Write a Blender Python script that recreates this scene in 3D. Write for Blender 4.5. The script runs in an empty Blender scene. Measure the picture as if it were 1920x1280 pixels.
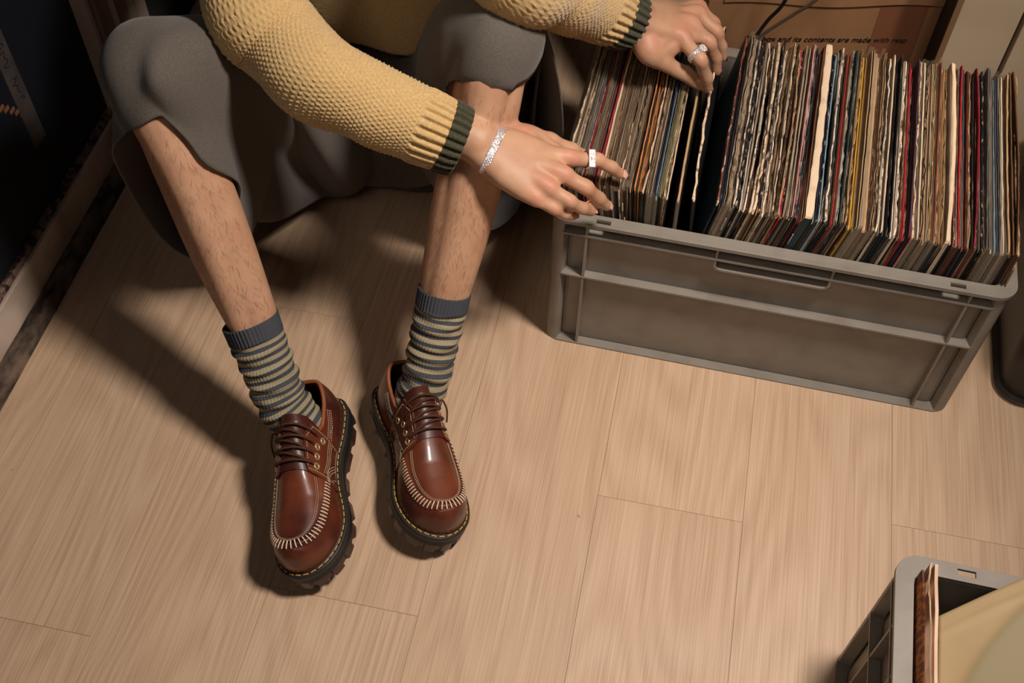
import bpy, bmesh, math, random
import numpy as np
from mathutils import Vector, Matrix, Quaternion
from mathutils.geometry import tessellate_polygon
random.seed(7); np.random.seed(7)
S = bpy.context.scene
COL = S.collection
R = math.radians

# ------------------------------------------------------------------ camera, light, exposure
cd = bpy.data.cameras.new('camera'); cam = bpy.data.objects.new('camera', cd); COL.objects.link(cam)
cd.sensor_width = 36; cd.lens = 39.53; cd.clip_start = .02; cd.clip_end = 30
cr, cu, cf = Vector((.9747, .2232, .0139)), Vector((-.1879, .7836, .5922)), Vector((-.1213, .5798, -.8057))
cam.matrix_world = Matrix(((cr.x, cu.x, -cf.x, 0), (cr.y, cu.y, -cf.y, 0), (cr.z, cu.z, -cf.z, 1.3567), (0, 0, 0, 1)))
S.camera = cam
S.view_settings.view_transform = 'Standard'; S.view_settings.look = 'None'
S.view_settings.gamma = 1; S.view_settings.use_curve_mapping = False
S.view_settings.exposure = 0.0
w = bpy.data.worlds.new('world'); S.world = w; w.use_nodes = True
w.node_tree.nodes['Background'].inputs[0].default_value = (.30, .42, .62, 1)
w.node_tree.nodes['Background'].inputs[1].default_value = .024

def spot(name, loc, aim, power, col, size, angle, blend):
    l = bpy.data.lights.new(name, 'SPOT'); l.energy = power; l.color = col
    l.shadow_soft_size = size; l.spot_size = R(angle); l.spot_blend = blend
    o = bpy.data.objects.new(name, l); COL.objects.link(o); o.location = loc
    o.rotation_euler = (Vector(aim) - Vector(loc)).to_track_quat('-Z', 'Y').to_euler()
    return o
spot('ceiling_spot', (.44, .72, 1.60), (-.42, .62, 0), 100, (1, .885, .80), .115, 98, 1.0)
spot('wall_spot', (.86, .78, 1.95), (.56, 1.43, .50), 75, (1, .87, .74), .06, 34, .8)
area = bpy.data.lights.new('fill_light', 'AREA'); area.shape = 'DISK'; area.size = .9; area.spread = R(60); area.energy = 1.2; area.color = (1, .86, .72)  # unseen soft fill, added to brighten the cabinet front
ao = bpy.data.objects.new('fill_light', area); COL.objects.link(ao); ao.location = (-.3, -.5, 2.3); ao.rotation_euler = (Vector((.40, 1.45, .3)) - Vector(ao.location)).to_track_quat('-Z', 'Y').to_euler()

# ------------------------------------------------------------------ materials
def lin(c):
    return tuple(((v / 255) / 12.92 if v <= 10 else (((v / 255) + .055) / 1.055) ** 2.4) for v in c)
MC = {}
def mat(name, col, rough=.6, col2=None, scale=40, amt=.5, bump=0, bscale=300, metal=0, stretch=(1, 1, 1), spec=.4, sheen=0, detail=4, lo=.35, hi=.65, sss=0, coat=0):
    if name in MC: return MC[name]
    m = bpy.data.materials.new(name); m.use_nodes = True; MC[name] = m
    nt = m.node_tree; N = nt.nodes; L = nt.links; b = N['Principled BSDF']
    b.inputs['Roughness'].default_value = rough; b.inputs['Metallic'].default_value = metal
    b.inputs['Specular IOR Level'].default_value = spec
    if sheen: b.inputs['Sheen Weight'].default_value = sheen
    if coat: b.inputs['Coat Weight'].default_value = coat; b.inputs['Coat Roughness'].default_value = .15
    if sss:
        b.inputs['Subsurface Weight'].default_value = sss; b.inputs['Subsurface Radius'].default_value = (.008, .003, .0015); b.inputs['Subsurface Scale'].default_value = 1
    c1 = lin(col)
    tc = N.new('ShaderNodeTexCoord'); mp = N.new('ShaderNodeMapping'); mp.inputs['Scale'].default_value = stretch
    L.new(tc.outputs['Object'], mp.inputs[0])
    if col2 is not None:
        n = N.new('ShaderNodeTexNoise'); n.inputs['Scale'].default_value = scale; n.inputs['Detail'].default_value = detail
        L.new(mp.outputs[0], n.inputs['Vector'])
        rp = N.new('ShaderNodeMapRange'); rp.inputs[1].default_value = lo; rp.inputs[2].default_value = hi; rp.inputs[3].default_value = 0; rp.inputs[4].default_value = amt
        L.new(n.outputs[0], rp.inputs[0])
        mx = N.new('ShaderNodeMixRGB'); mx.inputs[1].default_value = (*c1, 1); mx.inputs[2].default_value = (*lin(col2), 1)
        L.new(rp.outputs[0], mx.inputs[0]); L.new(mx.outputs[0], b.inputs['Base Color'])
    else:
        b.inputs['Base Color'].default_value = (*c1, 1)
    if bump:
        n2 = N.new('ShaderNodeTexNoise'); n2.inputs['Scale'].default_value = bscale; n2.inputs['Detail'].default_value = 3
        L.new(mp.outputs[0], n2.inputs['Vector'])
        bp = N.new('ShaderNodeBump'); bp.inputs['Strength'].default_value = bump; bp.inputs['Distance'].default_value = .002
        L.new(n2.outputs[0], bp.inputs['Height']); L.new(bp.outputs[0], b.inputs['Normal'])
    return m

def oak_material():
    m = bpy.data.materials.new('oak_laminate'); m.use_nodes = True
    nt = m.node_tree; N = nt.nodes; L = nt.links; b = N['Principled BSDF']; b.inputs['Roughness'].default_value = .5
    tc = N.new('ShaderNodeTexCoord'); oi = N.new('ShaderNodeObjectInfo')
    ml = N.new('ShaderNodeMath'); ml.operation = 'MULTIPLY'; ml.inputs[1].default_value = 37.0
    L.new(oi.outputs['Random'], ml.inputs[0])
    cb = N.new('ShaderNodeCombineXYZ'); L.new(ml.outputs[0], cb.inputs[0]); L.new(ml.outputs[0], cb.inputs[2])
    ad = N.new('ShaderNodeVectorMath'); ad.operation = 'ADD'; L.new(tc.outputs['Object'], ad.inputs[0]); L.new(cb.outputs[0], ad.inputs[1])
    def mapped(sc):
        mp = N.new('ShaderNodeMapping'); mp.inputs['Scale'].default_value = sc; L.new(ad.outputs[0], mp.inputs[0]); return mp
    def noise(sc, scale, det):
        n = N.new('ShaderNodeTexNoise'); n.inputs['Scale'].default_value = scale; n.inputs['Detail'].default_value = det
        L.new(mapped(sc).outputs[0], n.inputs['Vector']); return n
    fine = noise((1, .012, 1), 520, 4)
    mid = noise((1, .018, 1), 170, 3)
    # cathedral figure: contour lines of a smooth stretched field
    fld = noise((1, .16, 1), 5.5, 1.2)
    m1 = N.new('ShaderNodeMath'); m1.operation = 'MULTIPLY'; m1.inputs[1].default_value = 150; L.new(fld.outputs[0], m1.inputs[0])
    m2 = N.new('ShaderNodeMath'); m2.operation = 'SINE'; L.new(m1.outputs[0], m2.inputs[0])
    mm = N.new('ShaderNodeMapRange'); mm.inputs[1].default_value = -1; mm.inputs[2].default_value = 1; L.new(m2.outputs[0], mm.inputs[0])
    big = noise((1, .3, 1), 7, 2)
    def math_(op, a, bb):
        q = N.new('ShaderNodeMath'); q.operation = op
        for i, v in enumerate((a, bb)):
            if isinstance(v, (int, float)): q.inputs[i].default_value = v
            else: L.new(v, q.inputs[i])
        return q.outputs[0]
    s = math_('ADD', math_('MULTIPLY', fine.outputs[0], .55), math_('MULTIPLY', mid.outputs[0], .18))
    s = math_('ADD', s, math_('MULTIPLY', mm.outputs[0], .08))
    s = math_('ADD', s, math_('MULTIPLY', big.outputs[0], .20))
    rp = N.new('ShaderNodeValToRGB'); L.new(math_('MULTIPLY', s, .97), rp.inputs[0])
    e = rp.color_ramp.elements
    e[0].position = .36; e[0].color = (*lin((190, 157, 127)), 1); e[1].position = .66; e[1].color = (*lin((219, 190, 160)), 1)
    x = e.new(.5); x.color = (*lin((207, 175, 144)), 1)
    L.new(rp.outputs[0], b.inputs['Base Color'])
    sp = noise((1, 1, 1), 26, 6)
    sr = N.new('ShaderNodeMapRange'); sr.inputs[1].default_value = .745; sr.inputs[2].default_value = .77; L.new(sp.outputs[0], sr.inputs[0])
    mx = N.new('ShaderNodeMixRGB'); mx.inputs[2].default_value = (*lin((70, 52, 40)), 1)
    L.new(sr.outputs[0], mx.inputs[0]); L.new(rp.outputs[0], mx.inputs[1]); L.new(mx.outputs[0], b.inputs['Base Color'])
    bp = N.new('ShaderNodeBump'); bp.inputs['Strength'].default_value = .12; bp.inputs['Distance'].default_value = .001
    L.new(fine.outputs[0], bp.inputs['Height']); L.new(bp.outputs[0], b.inputs['Normal'])
    return m

def clear_material(name, col, alpha, rough=.25):
    m = bpy.data.materials.new(name); m.use_nodes = True; nt = m.node_tree; N = nt.nodes; L = nt.links
    b = N['Principled BSDF']; b.inputs['Base Color'].default_value = (*lin(col), 1); b.inputs['Roughness'].default_value = rough
    t = N.new('ShaderNodeBsdfTransparent'); mx = N.new('ShaderNodeMixShader'); mx.inputs[0].default_value = alpha
    L.new(t.outputs[0], mx.inputs[1]); L.new(b.outputs[0], mx.inputs[2]); L.new(mx.outputs[0], N['Material Output'].inputs[0])
    return m

OAK = oak_material()
GREY_PLASTIC = mat('grey_plastic', (138, 131, 121), .45, (112, 104, 94), 22, .6, .05, 120, lo=.45, hi=.75)
SKIN = mat('skin', (194, 152, 121), .5, (178, 131, 103), 28, .7, .10, 420, sss=.06, spec=.35)
WOOL = mat('grey_wool', (101, 94, 86), .95, (80, 75, 70), 700, .8, .35, 900, sheen=.15, spec=.1)
YARN = mat('yellow_yarn', (206, 175, 122), .95, (186, 152, 100), 350, .8, .5, 1100, sheen=.3, spec=.1)
GREEN_YARN = mat('dark_green_yarn', (74, 72, 52), .95, (54, 53, 38), 350, .8, .5, 1100, sheen=.2, spec=.1)
LEATHER = mat('brown_leather', (116, 58, 33), .40, (66, 25, 22), 16, .9, .06, 500, spec=.5, coat=.25, detail=3)
LEATHER_D = mat('dark_brown_leather', (82, 40, 27), .4, (60, 26, 20), 18, .7, .06, 500, spec=.5)
RUBBER = mat('black_rubber', (38, 37, 35), .5, (52, 50, 46), 60, .5)
SOLE_BROWN = mat('brown_sole_rubber', (66, 44, 36), .35, (46, 30, 26), 40, .6, spec=.5)
THREAD_Y = mat('yellow_thread', (214, 160, 74), .7)
THREAD_W = mat('cream_thread', (224, 205, 176), .8)
LACE = mat('brown_lace', (86, 52, 36), .8, (60, 36, 26), 500, .7, .4, 900)
BRASS = mat('brass', (206, 190, 150), .4, metal=.6)
SILVER = mat('silver', (235, 232, 236), .22, metal=1)
NAIL = mat('nail', (219, 172, 152), .3, spec=.5)
PEARL = mat('ring_stone', (240, 228, 214), .15, spec=.8, coat=.5)
HAIRM = mat('body_hair', (70, 46, 34), .6)

# ------------------------------------------------------------------ mesh helpers
class MB:
    def __init__(s): s.v = []; s.f = []; s.m = []
    def add(s, v, f, mi=0):
        o = len(s.v); s.v += [tuple(p) for p in v]; s.f += [tuple(i + o for i in q) for q in f]; s.m += [mi] * len(f); return s
    def box(s, x0, x1, y0, y1, z0, z1, mi=0):
        v = [(x, y, z) for z in (z0, z1) for y in (y0, y1) for x in (x0, x1)]
        return s.add(v, [(0, 2, 3, 1), (4, 5, 7, 6), (0, 1, 5, 4), (2, 6, 7, 3), (0, 4, 6, 2), (1, 3, 7, 5)], mi)
    def loft(s, rings, closed=True, caps=True, mi=0):
        n = len(rings[0]); v = [p for r in rings for p in r]; f = []
        for i in range(len(rings) - 1):
            for j in range(n if closed else n - 1):
                a, b = i * n + j, i * n + (j + 1) % n
                f.append((a, b, b + n, a + n))
        if caps and closed: f.append(tuple(range(n - 1, -1, -1))); f.append(tuple((len(rings) - 1) * n + j for j in range(n)))
        return s.add(v, f, mi)
    def tube(s, pts, r, k=8, mi=0, ball=True, flat=None, up=None):
        pts = [Vector(p) for p in pts]; n = len(pts)
        rr = [r] * n if isinstance(r, (int, float)) else list(r)
        T = []
        for i in range(n):
            t = pts[min(i + 1, n - 1)] - pts[max(i - 1, 0)]; T.append(t.normalized())
        u = Vector(up) if up is not None else Vector((0, 0, 1))
        if abs(T[0].dot(u)) > .95: u = Vector((1, 0, 0))
        x = (u - T[0] * u.dot(T[0])).normalized()
        rings = []
        def ring(c, xx, yy, ra): return [c + xx * (ra * math.cos(2 * math.pi * j / k)) + yy * (ra * (flat or 1) * math.sin(2 * math.pi * j / k)) for j in range(k)]
        for i in range(n):
            x = (x - T[i] * x.dot(T[i])).normalized(); y = T[i].cross(x)
            if i == 0 and ball:
                for a in (75, 45, 20): rings.append(ring(pts[0] - T[0] * rr[0] * math.sin(R(a)), x, y, rr[0] * math.cos(R(a))))
            rings.append(ring(pts[i], x, y, rr[i]))
            if i == n - 1 and ball:
                for a in (20, 45, 75): rings.append(ring(pts[i] + T[i] * rr[i] * math.sin(R(a)), x, y, rr[i] * math.cos(R(a))))
        return s.loft(rings, True, True, mi)
    def prism(s, loops, z0, z1, mi=0):
        n = 0; v = []; f = []
        tri = tessellate_polygon([[Vector((p[0], p[1], 0)) for p in l] for l in loops])
        flat = [p for l in loops for p in l]; N = len(flat)
        v = [(p[0], p[1], z0) for p in flat] + [(p[0], p[1], z1) for p in flat]
        for t in tri:
            a, b, c = [flat[i] for i in t]
            cr = (b[0] - a[0]) * (c[1] - a[1]) - (b[1] - a[1]) * (c[0] - a[0])
            t = tuple(t) if cr > 0 else tuple(reversed(t))
            f.append(tuple(i + N for i in t)); f.append(tuple(reversed(t)))
        o = 0
        for li, l in enumerate(loops):
            k = len(l); ar = sum(l[i][0] * l[(i + 1) % k][1] - l[(i + 1) % k][0] * l[i][1] for i in range(k))
            for i in range(k):
                a, b = o + i, o + (i + 1) % k
                q = (a, b, b + N, a + N)
                if (ar < 0) != (li > 0): q = tuple(reversed(q))
                f.append(q)
            o += k
        return s.add(v, f, mi)
def origin_of(p):
    o = Vector((0, 0, 0))
    while p is not None: o += Vector(p.location); p = p.parent
    return o
def obj(name, mb, m, parent=None, loc=None, smooth=False, label=None, kind=None, bevel=0, auto=None):
    """link ONE mesh object; vertices of mb are world coordinates"""
    base = origin_of(parent); l = Vector(loc) if loc is not None else (base if parent is not None else Vector((0, 0, 0)))
    me = bpy.data.meshes.new(name)
    me.from_pydata([(p[0] - l.x, p[1] - l.y, p[2] - l.z) for p in mb.v], [], mb.f)
    ms = m if isinstance(m, (list, tuple)) else [m]
    for q in ms: me.materials.append(q)
    if len(ms) > 1: me.polygons.foreach_set('material_index', mb.m)
    if smooth: me.polygons.foreach_set('use_smooth', [True] * len(me.polygons))
    me.update()
    if auto: 
        me.polygons.foreach_set('use_smooth', [True] * len(me.polygons)); me.set_sharp_from_angle(angle=R(auto))
    o = bpy.data.objects.new(name, me); COL.objects.link(o); o.location = l - base
    if parent is not None: o.parent = parent
    if label: o['label'] = label
    if kind: o['kind'] = kind
    if bevel:
        b = o.modifiers.new('bevel', 'BEVEL'); b.width = bevel; b.segments = 2; b.limit_method = 'ANGLE'; b.angle_limit = R(40)
    return o
def thing(name, label, cat, loc=(0, 0, 0), group=None):
    o = bpy.data.objects.new(name, None); COL.objects.link(o); o.location = loc; o.empty_display_size = .05
    o['label'] = label; o['category'] = cat
    if group: o['group'] = group
    return o
def tag(o, label, cat, group=None):
    o['label'] = label; o['category'] = cat
    if group: o['group'] = group
    return o
def crs(P, n, closed=False):
    P = np.array(P, float); k = len(P); out = []
    segs = k if closed else k - 1
    for i in range(n):
        t = i / n * segs if closed else i / (n - 1) * segs
        j = min(int(t), segs - 1); u = t - j
        g = (lambda q: P[q % k]) if closed else (lambda q: P[min(max(q, 0), k - 1)])
        a, b, c, d = g(j - 1), g(j), g(j + 1), g(j + 2)
        out.append(.5 * ((2 * b) + (c - a) * u + (2 * a - 5 * b + 4 * c - d) * u * u + (3 * b - a - 3 * c + d) * u ** 3))
    return np.array(out)
def rrect(x0, x1, y0, y1, r, k=6):
    o = []
    for cx, cy, a0 in ((x1 - r, y0 + r, -90), (x1 - r, y1 - r, 0), (x0 + r, y1 - r, 90), (x0 + r, y0 + r, 180)):
        for i in range(k + 1):
            a = R(a0 + 90 * i / k); o.append((cx + r * math.cos(a), cy + r * math.sin(a)))
    return o
def rect(x0, x1, y0, y1): return [(x0, y0), (x1, y0), (x1, y1), (x0, y1)]

# ------------------------------------------------------------------ floor with planks
fb = MB().box(-1.6, 1.5, -.4, 2.3, -.05, -.0045)
floor = obj('floor', fb, mat('subfloor', (40, 30, 24), .9), kind='structure')
GA = -1.285
ga, gb = math.sin(R(GA)), math.cos(R(GA))
def uv2w(u, v): return (gb * u + ga * v, -ga * u + gb * v)
seams = {-4: .10, -3: .422, -2: .97, -1: .532, 0: 1.06, 1: .751, 2: 1.25, 3: .79, 4: .3, -5: .7, 5: .9, -6: .2}
def plank(u0, u1, v0, v1):
    g = .00012; c = .0004
    w_, l_ = u1 - u0 - 2 * g, v1 - v0 - 2 * g
    mb = MB()
    def rg(i, z): return [(i, i, z), (w_ - i, i, z), (w_ - i, l_ - i, z), (i, l_ - i, z)]
    mb.loft([rg(0, -.0045), rg(0, -c), rg(c * .6, 0)])
    o = obj('plank', mb, OAK); o.parent = floor
    x, y = uv2w(u0 + g, v0 + g); o.location = (x, y, 0); o.rotation_euler = (0, 0, R(-GA))
for k in range(-6, 6):
    u0 = -.2123 + .1967 * k + .1967
    u0 = -.0153 + .1967 * (k - 1); s0 = seams[k]
    vs = [-.38] + [s0 + 1.2 * i for i in (-1, 0, 1) if -.3 < s0 + 1.2 * i < 2.1] + [2.2]
    for a, b in zip(vs[:-1], vs[1:]): plank(u0, u0 + .1967, a, b)

# ------------------------------------------------------------------ left wall, door, skirting
WANG = R(1.75)
def wl(u, v): # local wall coordinates: u into the room, v along the wall
    return (-.8845 + u * math.cos(WANG) - (v - .7) * math.sin(WANG), .7 + u * math.sin(WANG) + (v - .7) * math.cos(WANG))
def wallbox(mb, u0, u1, v0, v1, z0, z1, mi=0):
    p = [wl(u0, v0), wl(u1, v0), wl(u1, v1), wl(u0, v1)]
    return mb.loft([[(*q, z0) for q in p], [(*q, z1) for q in p]], mi=mi)
BLACKM = mat('black_paint', (11, 17, 26), .6, (15, 21, 31), 30, .6)
WHITE_PAINT = mat('worn_white_paint', (204, 186, 170), .55, (118, 98, 84), 9, .9, .1, 60, lo=.45, hi=.8)
DIRTY = mat('dirty_wood', (120, 100, 84), .85, (44, 34, 28), 60, 1, .6, 150, stretch=(1, .4, 1))
WORN = mat('worn_edge', (126, 98, 84), .8, (30, 24, 24), 70, 1, .3, 150, lo=.45, hi=.6)
def wavy_strip(name, u0, u1, z0, z1, v0, v1, m, top=.0, n=40, profile=None):
    rings = []
    for i in range(n + 1):
        v = v0 + (v1 - v0) * i / n; j = random.uniform(-top, top)
        rings.append([(*wl(u, v), z + (j if z > z0 else 0)) for u, z in (profile or ((u1, z0), (u1, z1), (u0, z1), (u0, z0)))])
    return obj(name, MB().loft(rings), m, kind='structure', auto=35)
wavy_strip('trim_1', 0, 0, 0, .02, -.3, 1.72, DIRTY, .0008, 60, ((0, .0), (-.0025, .012), (-.009, .019), (-.014, .022), (-.017, .026), (-.022, .026), (-.022, 0)))
mb = MB(); wallbox(mb, -.030, -.0215, -.3, 1.215, 0, .0875)
obj('baseboard_left', mb, WHITE_PAINT, kind='structure', bevel=.002)
wavy_strip('trim_2', -.034, -.028, .086, .0985, -.3, 1.215, WORN, .0014, 90, ((-.027, .0868), (-.0275, .0965), (-.03, .0985), (-.036, .0985), (-.036, .0868)))
mb = MB(); wallbox(mb, -.075, -.036, -.3, 1.215, .09, 2.1)
door = obj('door_1', mb, BLACKM, kind='structure')
mb = MB()
for i in range(7):
    a = 1.02 - .0  # row of small slots near the bottom of the door
DASH = mat('brown_dash', (120, 78, 52), .7)
for i in range(7):
    x = [(-0.9275, 0.9884, 0.2948), (-0.9275, 0.9969, 0.2855), (-0.9275, 1.0062, 0.2749), (-0.9275, 1.0149, 0.2652), (-0.9275, 1.0235, 0.2551), (-0.9275, 1.0326, 0.2452), (-0.9275, 1.0415, 0.2347)][i]
    q = wl(-.036, x[1]); mb = MB(); wallbox(mb, -.036, -.0348, x[1] - .006, x[1] + .006, x[2] - .0028, x[2] + .0028)
    obj('vent_dash', mb, DASH, parent=door)
mb = MB()
a, b = (-0.9260, 1.0391, 0.3789), (-0.9260, 1.0376, 0.2426)
wallbox(mb, -.036, -.0346, 1.018, 1.05, .19, .62)
tape = obj('tape_strip', mb, mat('grey_tape', (70, 62, 58), .6, (48, 44, 44), 30, .8), parent=door)
for i in range(5):
    pts = []; z0 = .27 + i * .06
    for k in range(26):
        q = wl(-.0342, 1.034 + .009 * math.sin(k * .9 + i * 2.1) * (.5 + .5 * math.sin(k * .37 + i))); pts.append((q[0], q[1], z0 + k * .0016 + .002 * math.cos(k * 1.7 + i)))
    obj('scribble', MB().tube(pts, .0006, 5), mat('ink', (14, 16, 20), .6), parent=tape)
# moulded casing beside the black door, then the dark end of the wall
prof = [(-.03, 1.215), (-.012, 1.217), (-.010, 1.222), (-.014, 1.232), (-.012, 1.240), (-.020, 1.246), (-.020, 1.285), (-.013, 1.290), (-.020, 1.296), (-.020, 1.335), (-.012, 1.340), (-.012, 1.347), (-.021, 1.353), (-.024, 1.395), (-.04, 1.40), (-.075, 1.40), (-.075, 1.215)]
obj('trim_3', MB().loft([[(*wl(u, v), z) for u, v in prof] for z in (.0, 2.1)]), mat('beige_casing', (188, 168, 156), .5, (160, 142, 132), 12, .7), kind='structure', auto=30)
mb = MB(); wallbox(mb, -.11, -.06, 1.40, 2.3, 0, 2.2); wallbox(mb, -.11, -.0755, -.3, 1.40, 0, 2.2)
DARKWALL = mat('dark_wall', (52, 50, 52), .8, (40, 40, 44), 8, .6)
obj('wall_left', mb, DARKWALL, kind='structure')
obj('wall_back', MB().box(-1.1, 1.5, 1.95, 2.0, 0, 2.2), DARKWALL, kind='structure')

# ------------------------------------------------------------------ white cabinet bay and cardboard box
CREAM = mat('cream_cabinet', (196, 176, 150), .45, (176, 154, 128), 7, .6)
CW = 1.425
cab = thing('cabinet', 'cream painted cabinet with an open bay, standing behind the full grey crate', 'cabinet', (.15, CW, 0))
obj('side_panel', MB().box(-.115, -.038, CW, 1.94, 0, .78), CREAM, cab, bevel=.0015)
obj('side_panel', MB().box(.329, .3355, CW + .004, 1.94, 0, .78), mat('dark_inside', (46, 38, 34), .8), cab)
obj('edging', MB().box(.328, .336, CW - .002, CW + .0035, 0, .78), mat('brown_edge', (128, 98, 72), .6), cab, label='brown edging strip of the open bay')
obj('door', MB().box(.336, .4185, CW, 1.46, 0, .78), CREAM, cab, bevel=.0015)
obj('door', MB().box(.4255, .95, CW, 1.46, 0, .78), CREAM, cab, bevel=.0015)
obj('body', MB().box(.336, .95, 1.465, 1.94, 0, .78), mat('cabinet_inside', (110, 92, 74), .7), cab)
obj('top', MB().box(-.115, .95, CW, 1.94, .782, .80), CREAM, cab)

CARD = mat('cardboard', (158, 116, 78), .85, (136, 98, 66), 14, .8, .15, 60, stretch=(1, 1, .3))
TAPEC = mat('brown_parcel_tape', (126, 82, 58), .45)
bx0, by0 = -.012, 1.428; ca, sa = .9747, .2232
def bxw(u, v, z): return (bx0 + ca * u - sa * v, by0 + sa * u + ca * v, z)
cbx = thing('cardboard_box', 'brown cardboard box with a printed line of black text behind the full crate', 'box', bxw(.17, .1, .0))
def bbox(name, u0, u1, v0, v1, z0, z1, m, **k):
    mb = MB(); mb.loft([[bxw(u, v, z) for u, v in ((u0, v0), (u1, v0), (u1, v1), (u0, v1))] for z in (z0, z1)])
    return obj(name, mb, m, cbx, **k)
BW, BH = .40, .3185
bbox('front_panel', 0, BW, 0, .004, .0, BH, CARD, bevel=.001)
bbox('side_panel', 0, .004, .004, .3, .0, BH, CARD); bbox('side_panel', BW - .004, BW, .004, .3, 0, BH, CARD)
bbox('back_panel', .004, BW - .004, .296, .3, 0, BH, CARD)
bbox('bottom_panel', .004, BW - .004, .004, .296, 0, .004, CARD)
# folded upper flap with a wavy torn edge
mb = MB(); rings = []
for i in range(41):
    u = .022 + (BW - .022) * i / 40; zb = BH - .004 + .0035 * math.sin(u * 26) - .008 * u
    rings.append([bxw(u, -.0035, zb), bxw(u, .0, zb + .0005), bxw(u, .004, BH + .16), bxw(u, .0005, BH + .16)])
obj('flap', MB().loft(rings), CARD, cbx)
bbox('tape', .258, .33, -.0006, 0, 0, BH - .004, TAPEC, label='darker band of brown parcel tape')
def text(name, body, size, mtx, m, parent=None, shear=0, extr=.0002):
    c = bpy.data.curves.new(name, 'FONT'); c.body = body; c.size = size; c.extrude = extr; c.shear = shear
    t = bpy.data.objects.new(name, c); COL.objects.link(t); dg = bpy.context.evaluated_depsgraph_get()
    me = bpy.data.meshes.new_from_object(t.evaluated_get(dg)); bpy.data.objects.remove(t)
    me.transform(mtx); me.materials.clear(); me.materials.append(m)
    if parent is not None: me.transform(Matrix.Translation(-origin_of(parent)))
    o = bpy.data.objects.new(name, me); COL.objects.link(o)
    if parent is not None: o.parent = parent
    return o
INK = mat('black_ink', (16, 17, 22), .7)
p0 = Vector(bxw(.064, -.0012, .2445)); ex = Vector((ca, sa, 0)); ez = Vector((0, 0, 1)); ey = Vector((sa, -ca, 0))
M = Matrix(((ex.x, ez.x, ey.x, p0.x), (ex.y, ez.y, ey.y, p0.y), (ex.z, ez.z, ey.z, p0.z), (0, 0, 0, 1)))
text('printed_text', 'This box and its contents are made with resp', .0136, M, INK, cbx, shear=.22)

# two cords hanging down behind the records
cab1 = MB().tube(crs([(0.0659, 1.4050, 0.2841), (0.0769, 1.4000, 0.3188), (0.0922, 1.3850, 0.3632), (0.1007, 1.3700, 0.4321), (0.1161, 1.4200, 0.4758)], 30), .0028, 8)
tag(obj('cable', cab1, mat('black_cord', (24, 22, 24), .5), smooth=True), 'thin black cord hanging down in front of the cardboard box', 'cable')
cab2 = MB().tube(crs([(0.0608, 1.4060, 0.2685), (0.0806, 1.4000, 0.3004), (0.1110, 1.3900, 0.3438), (0.1339, 1.3800, 0.3789), (0.1740, 1.3700, 0.4530), (0.2244, 1.4200, 0.4931)], 30), .0026, 8)
tag(obj('cable', cab2, mat('grey_brown_cord', (92, 78, 68), .4), smooth=True), 'thin grey brown cord right of the black cord, before the cardboard box', 'cable')

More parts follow.
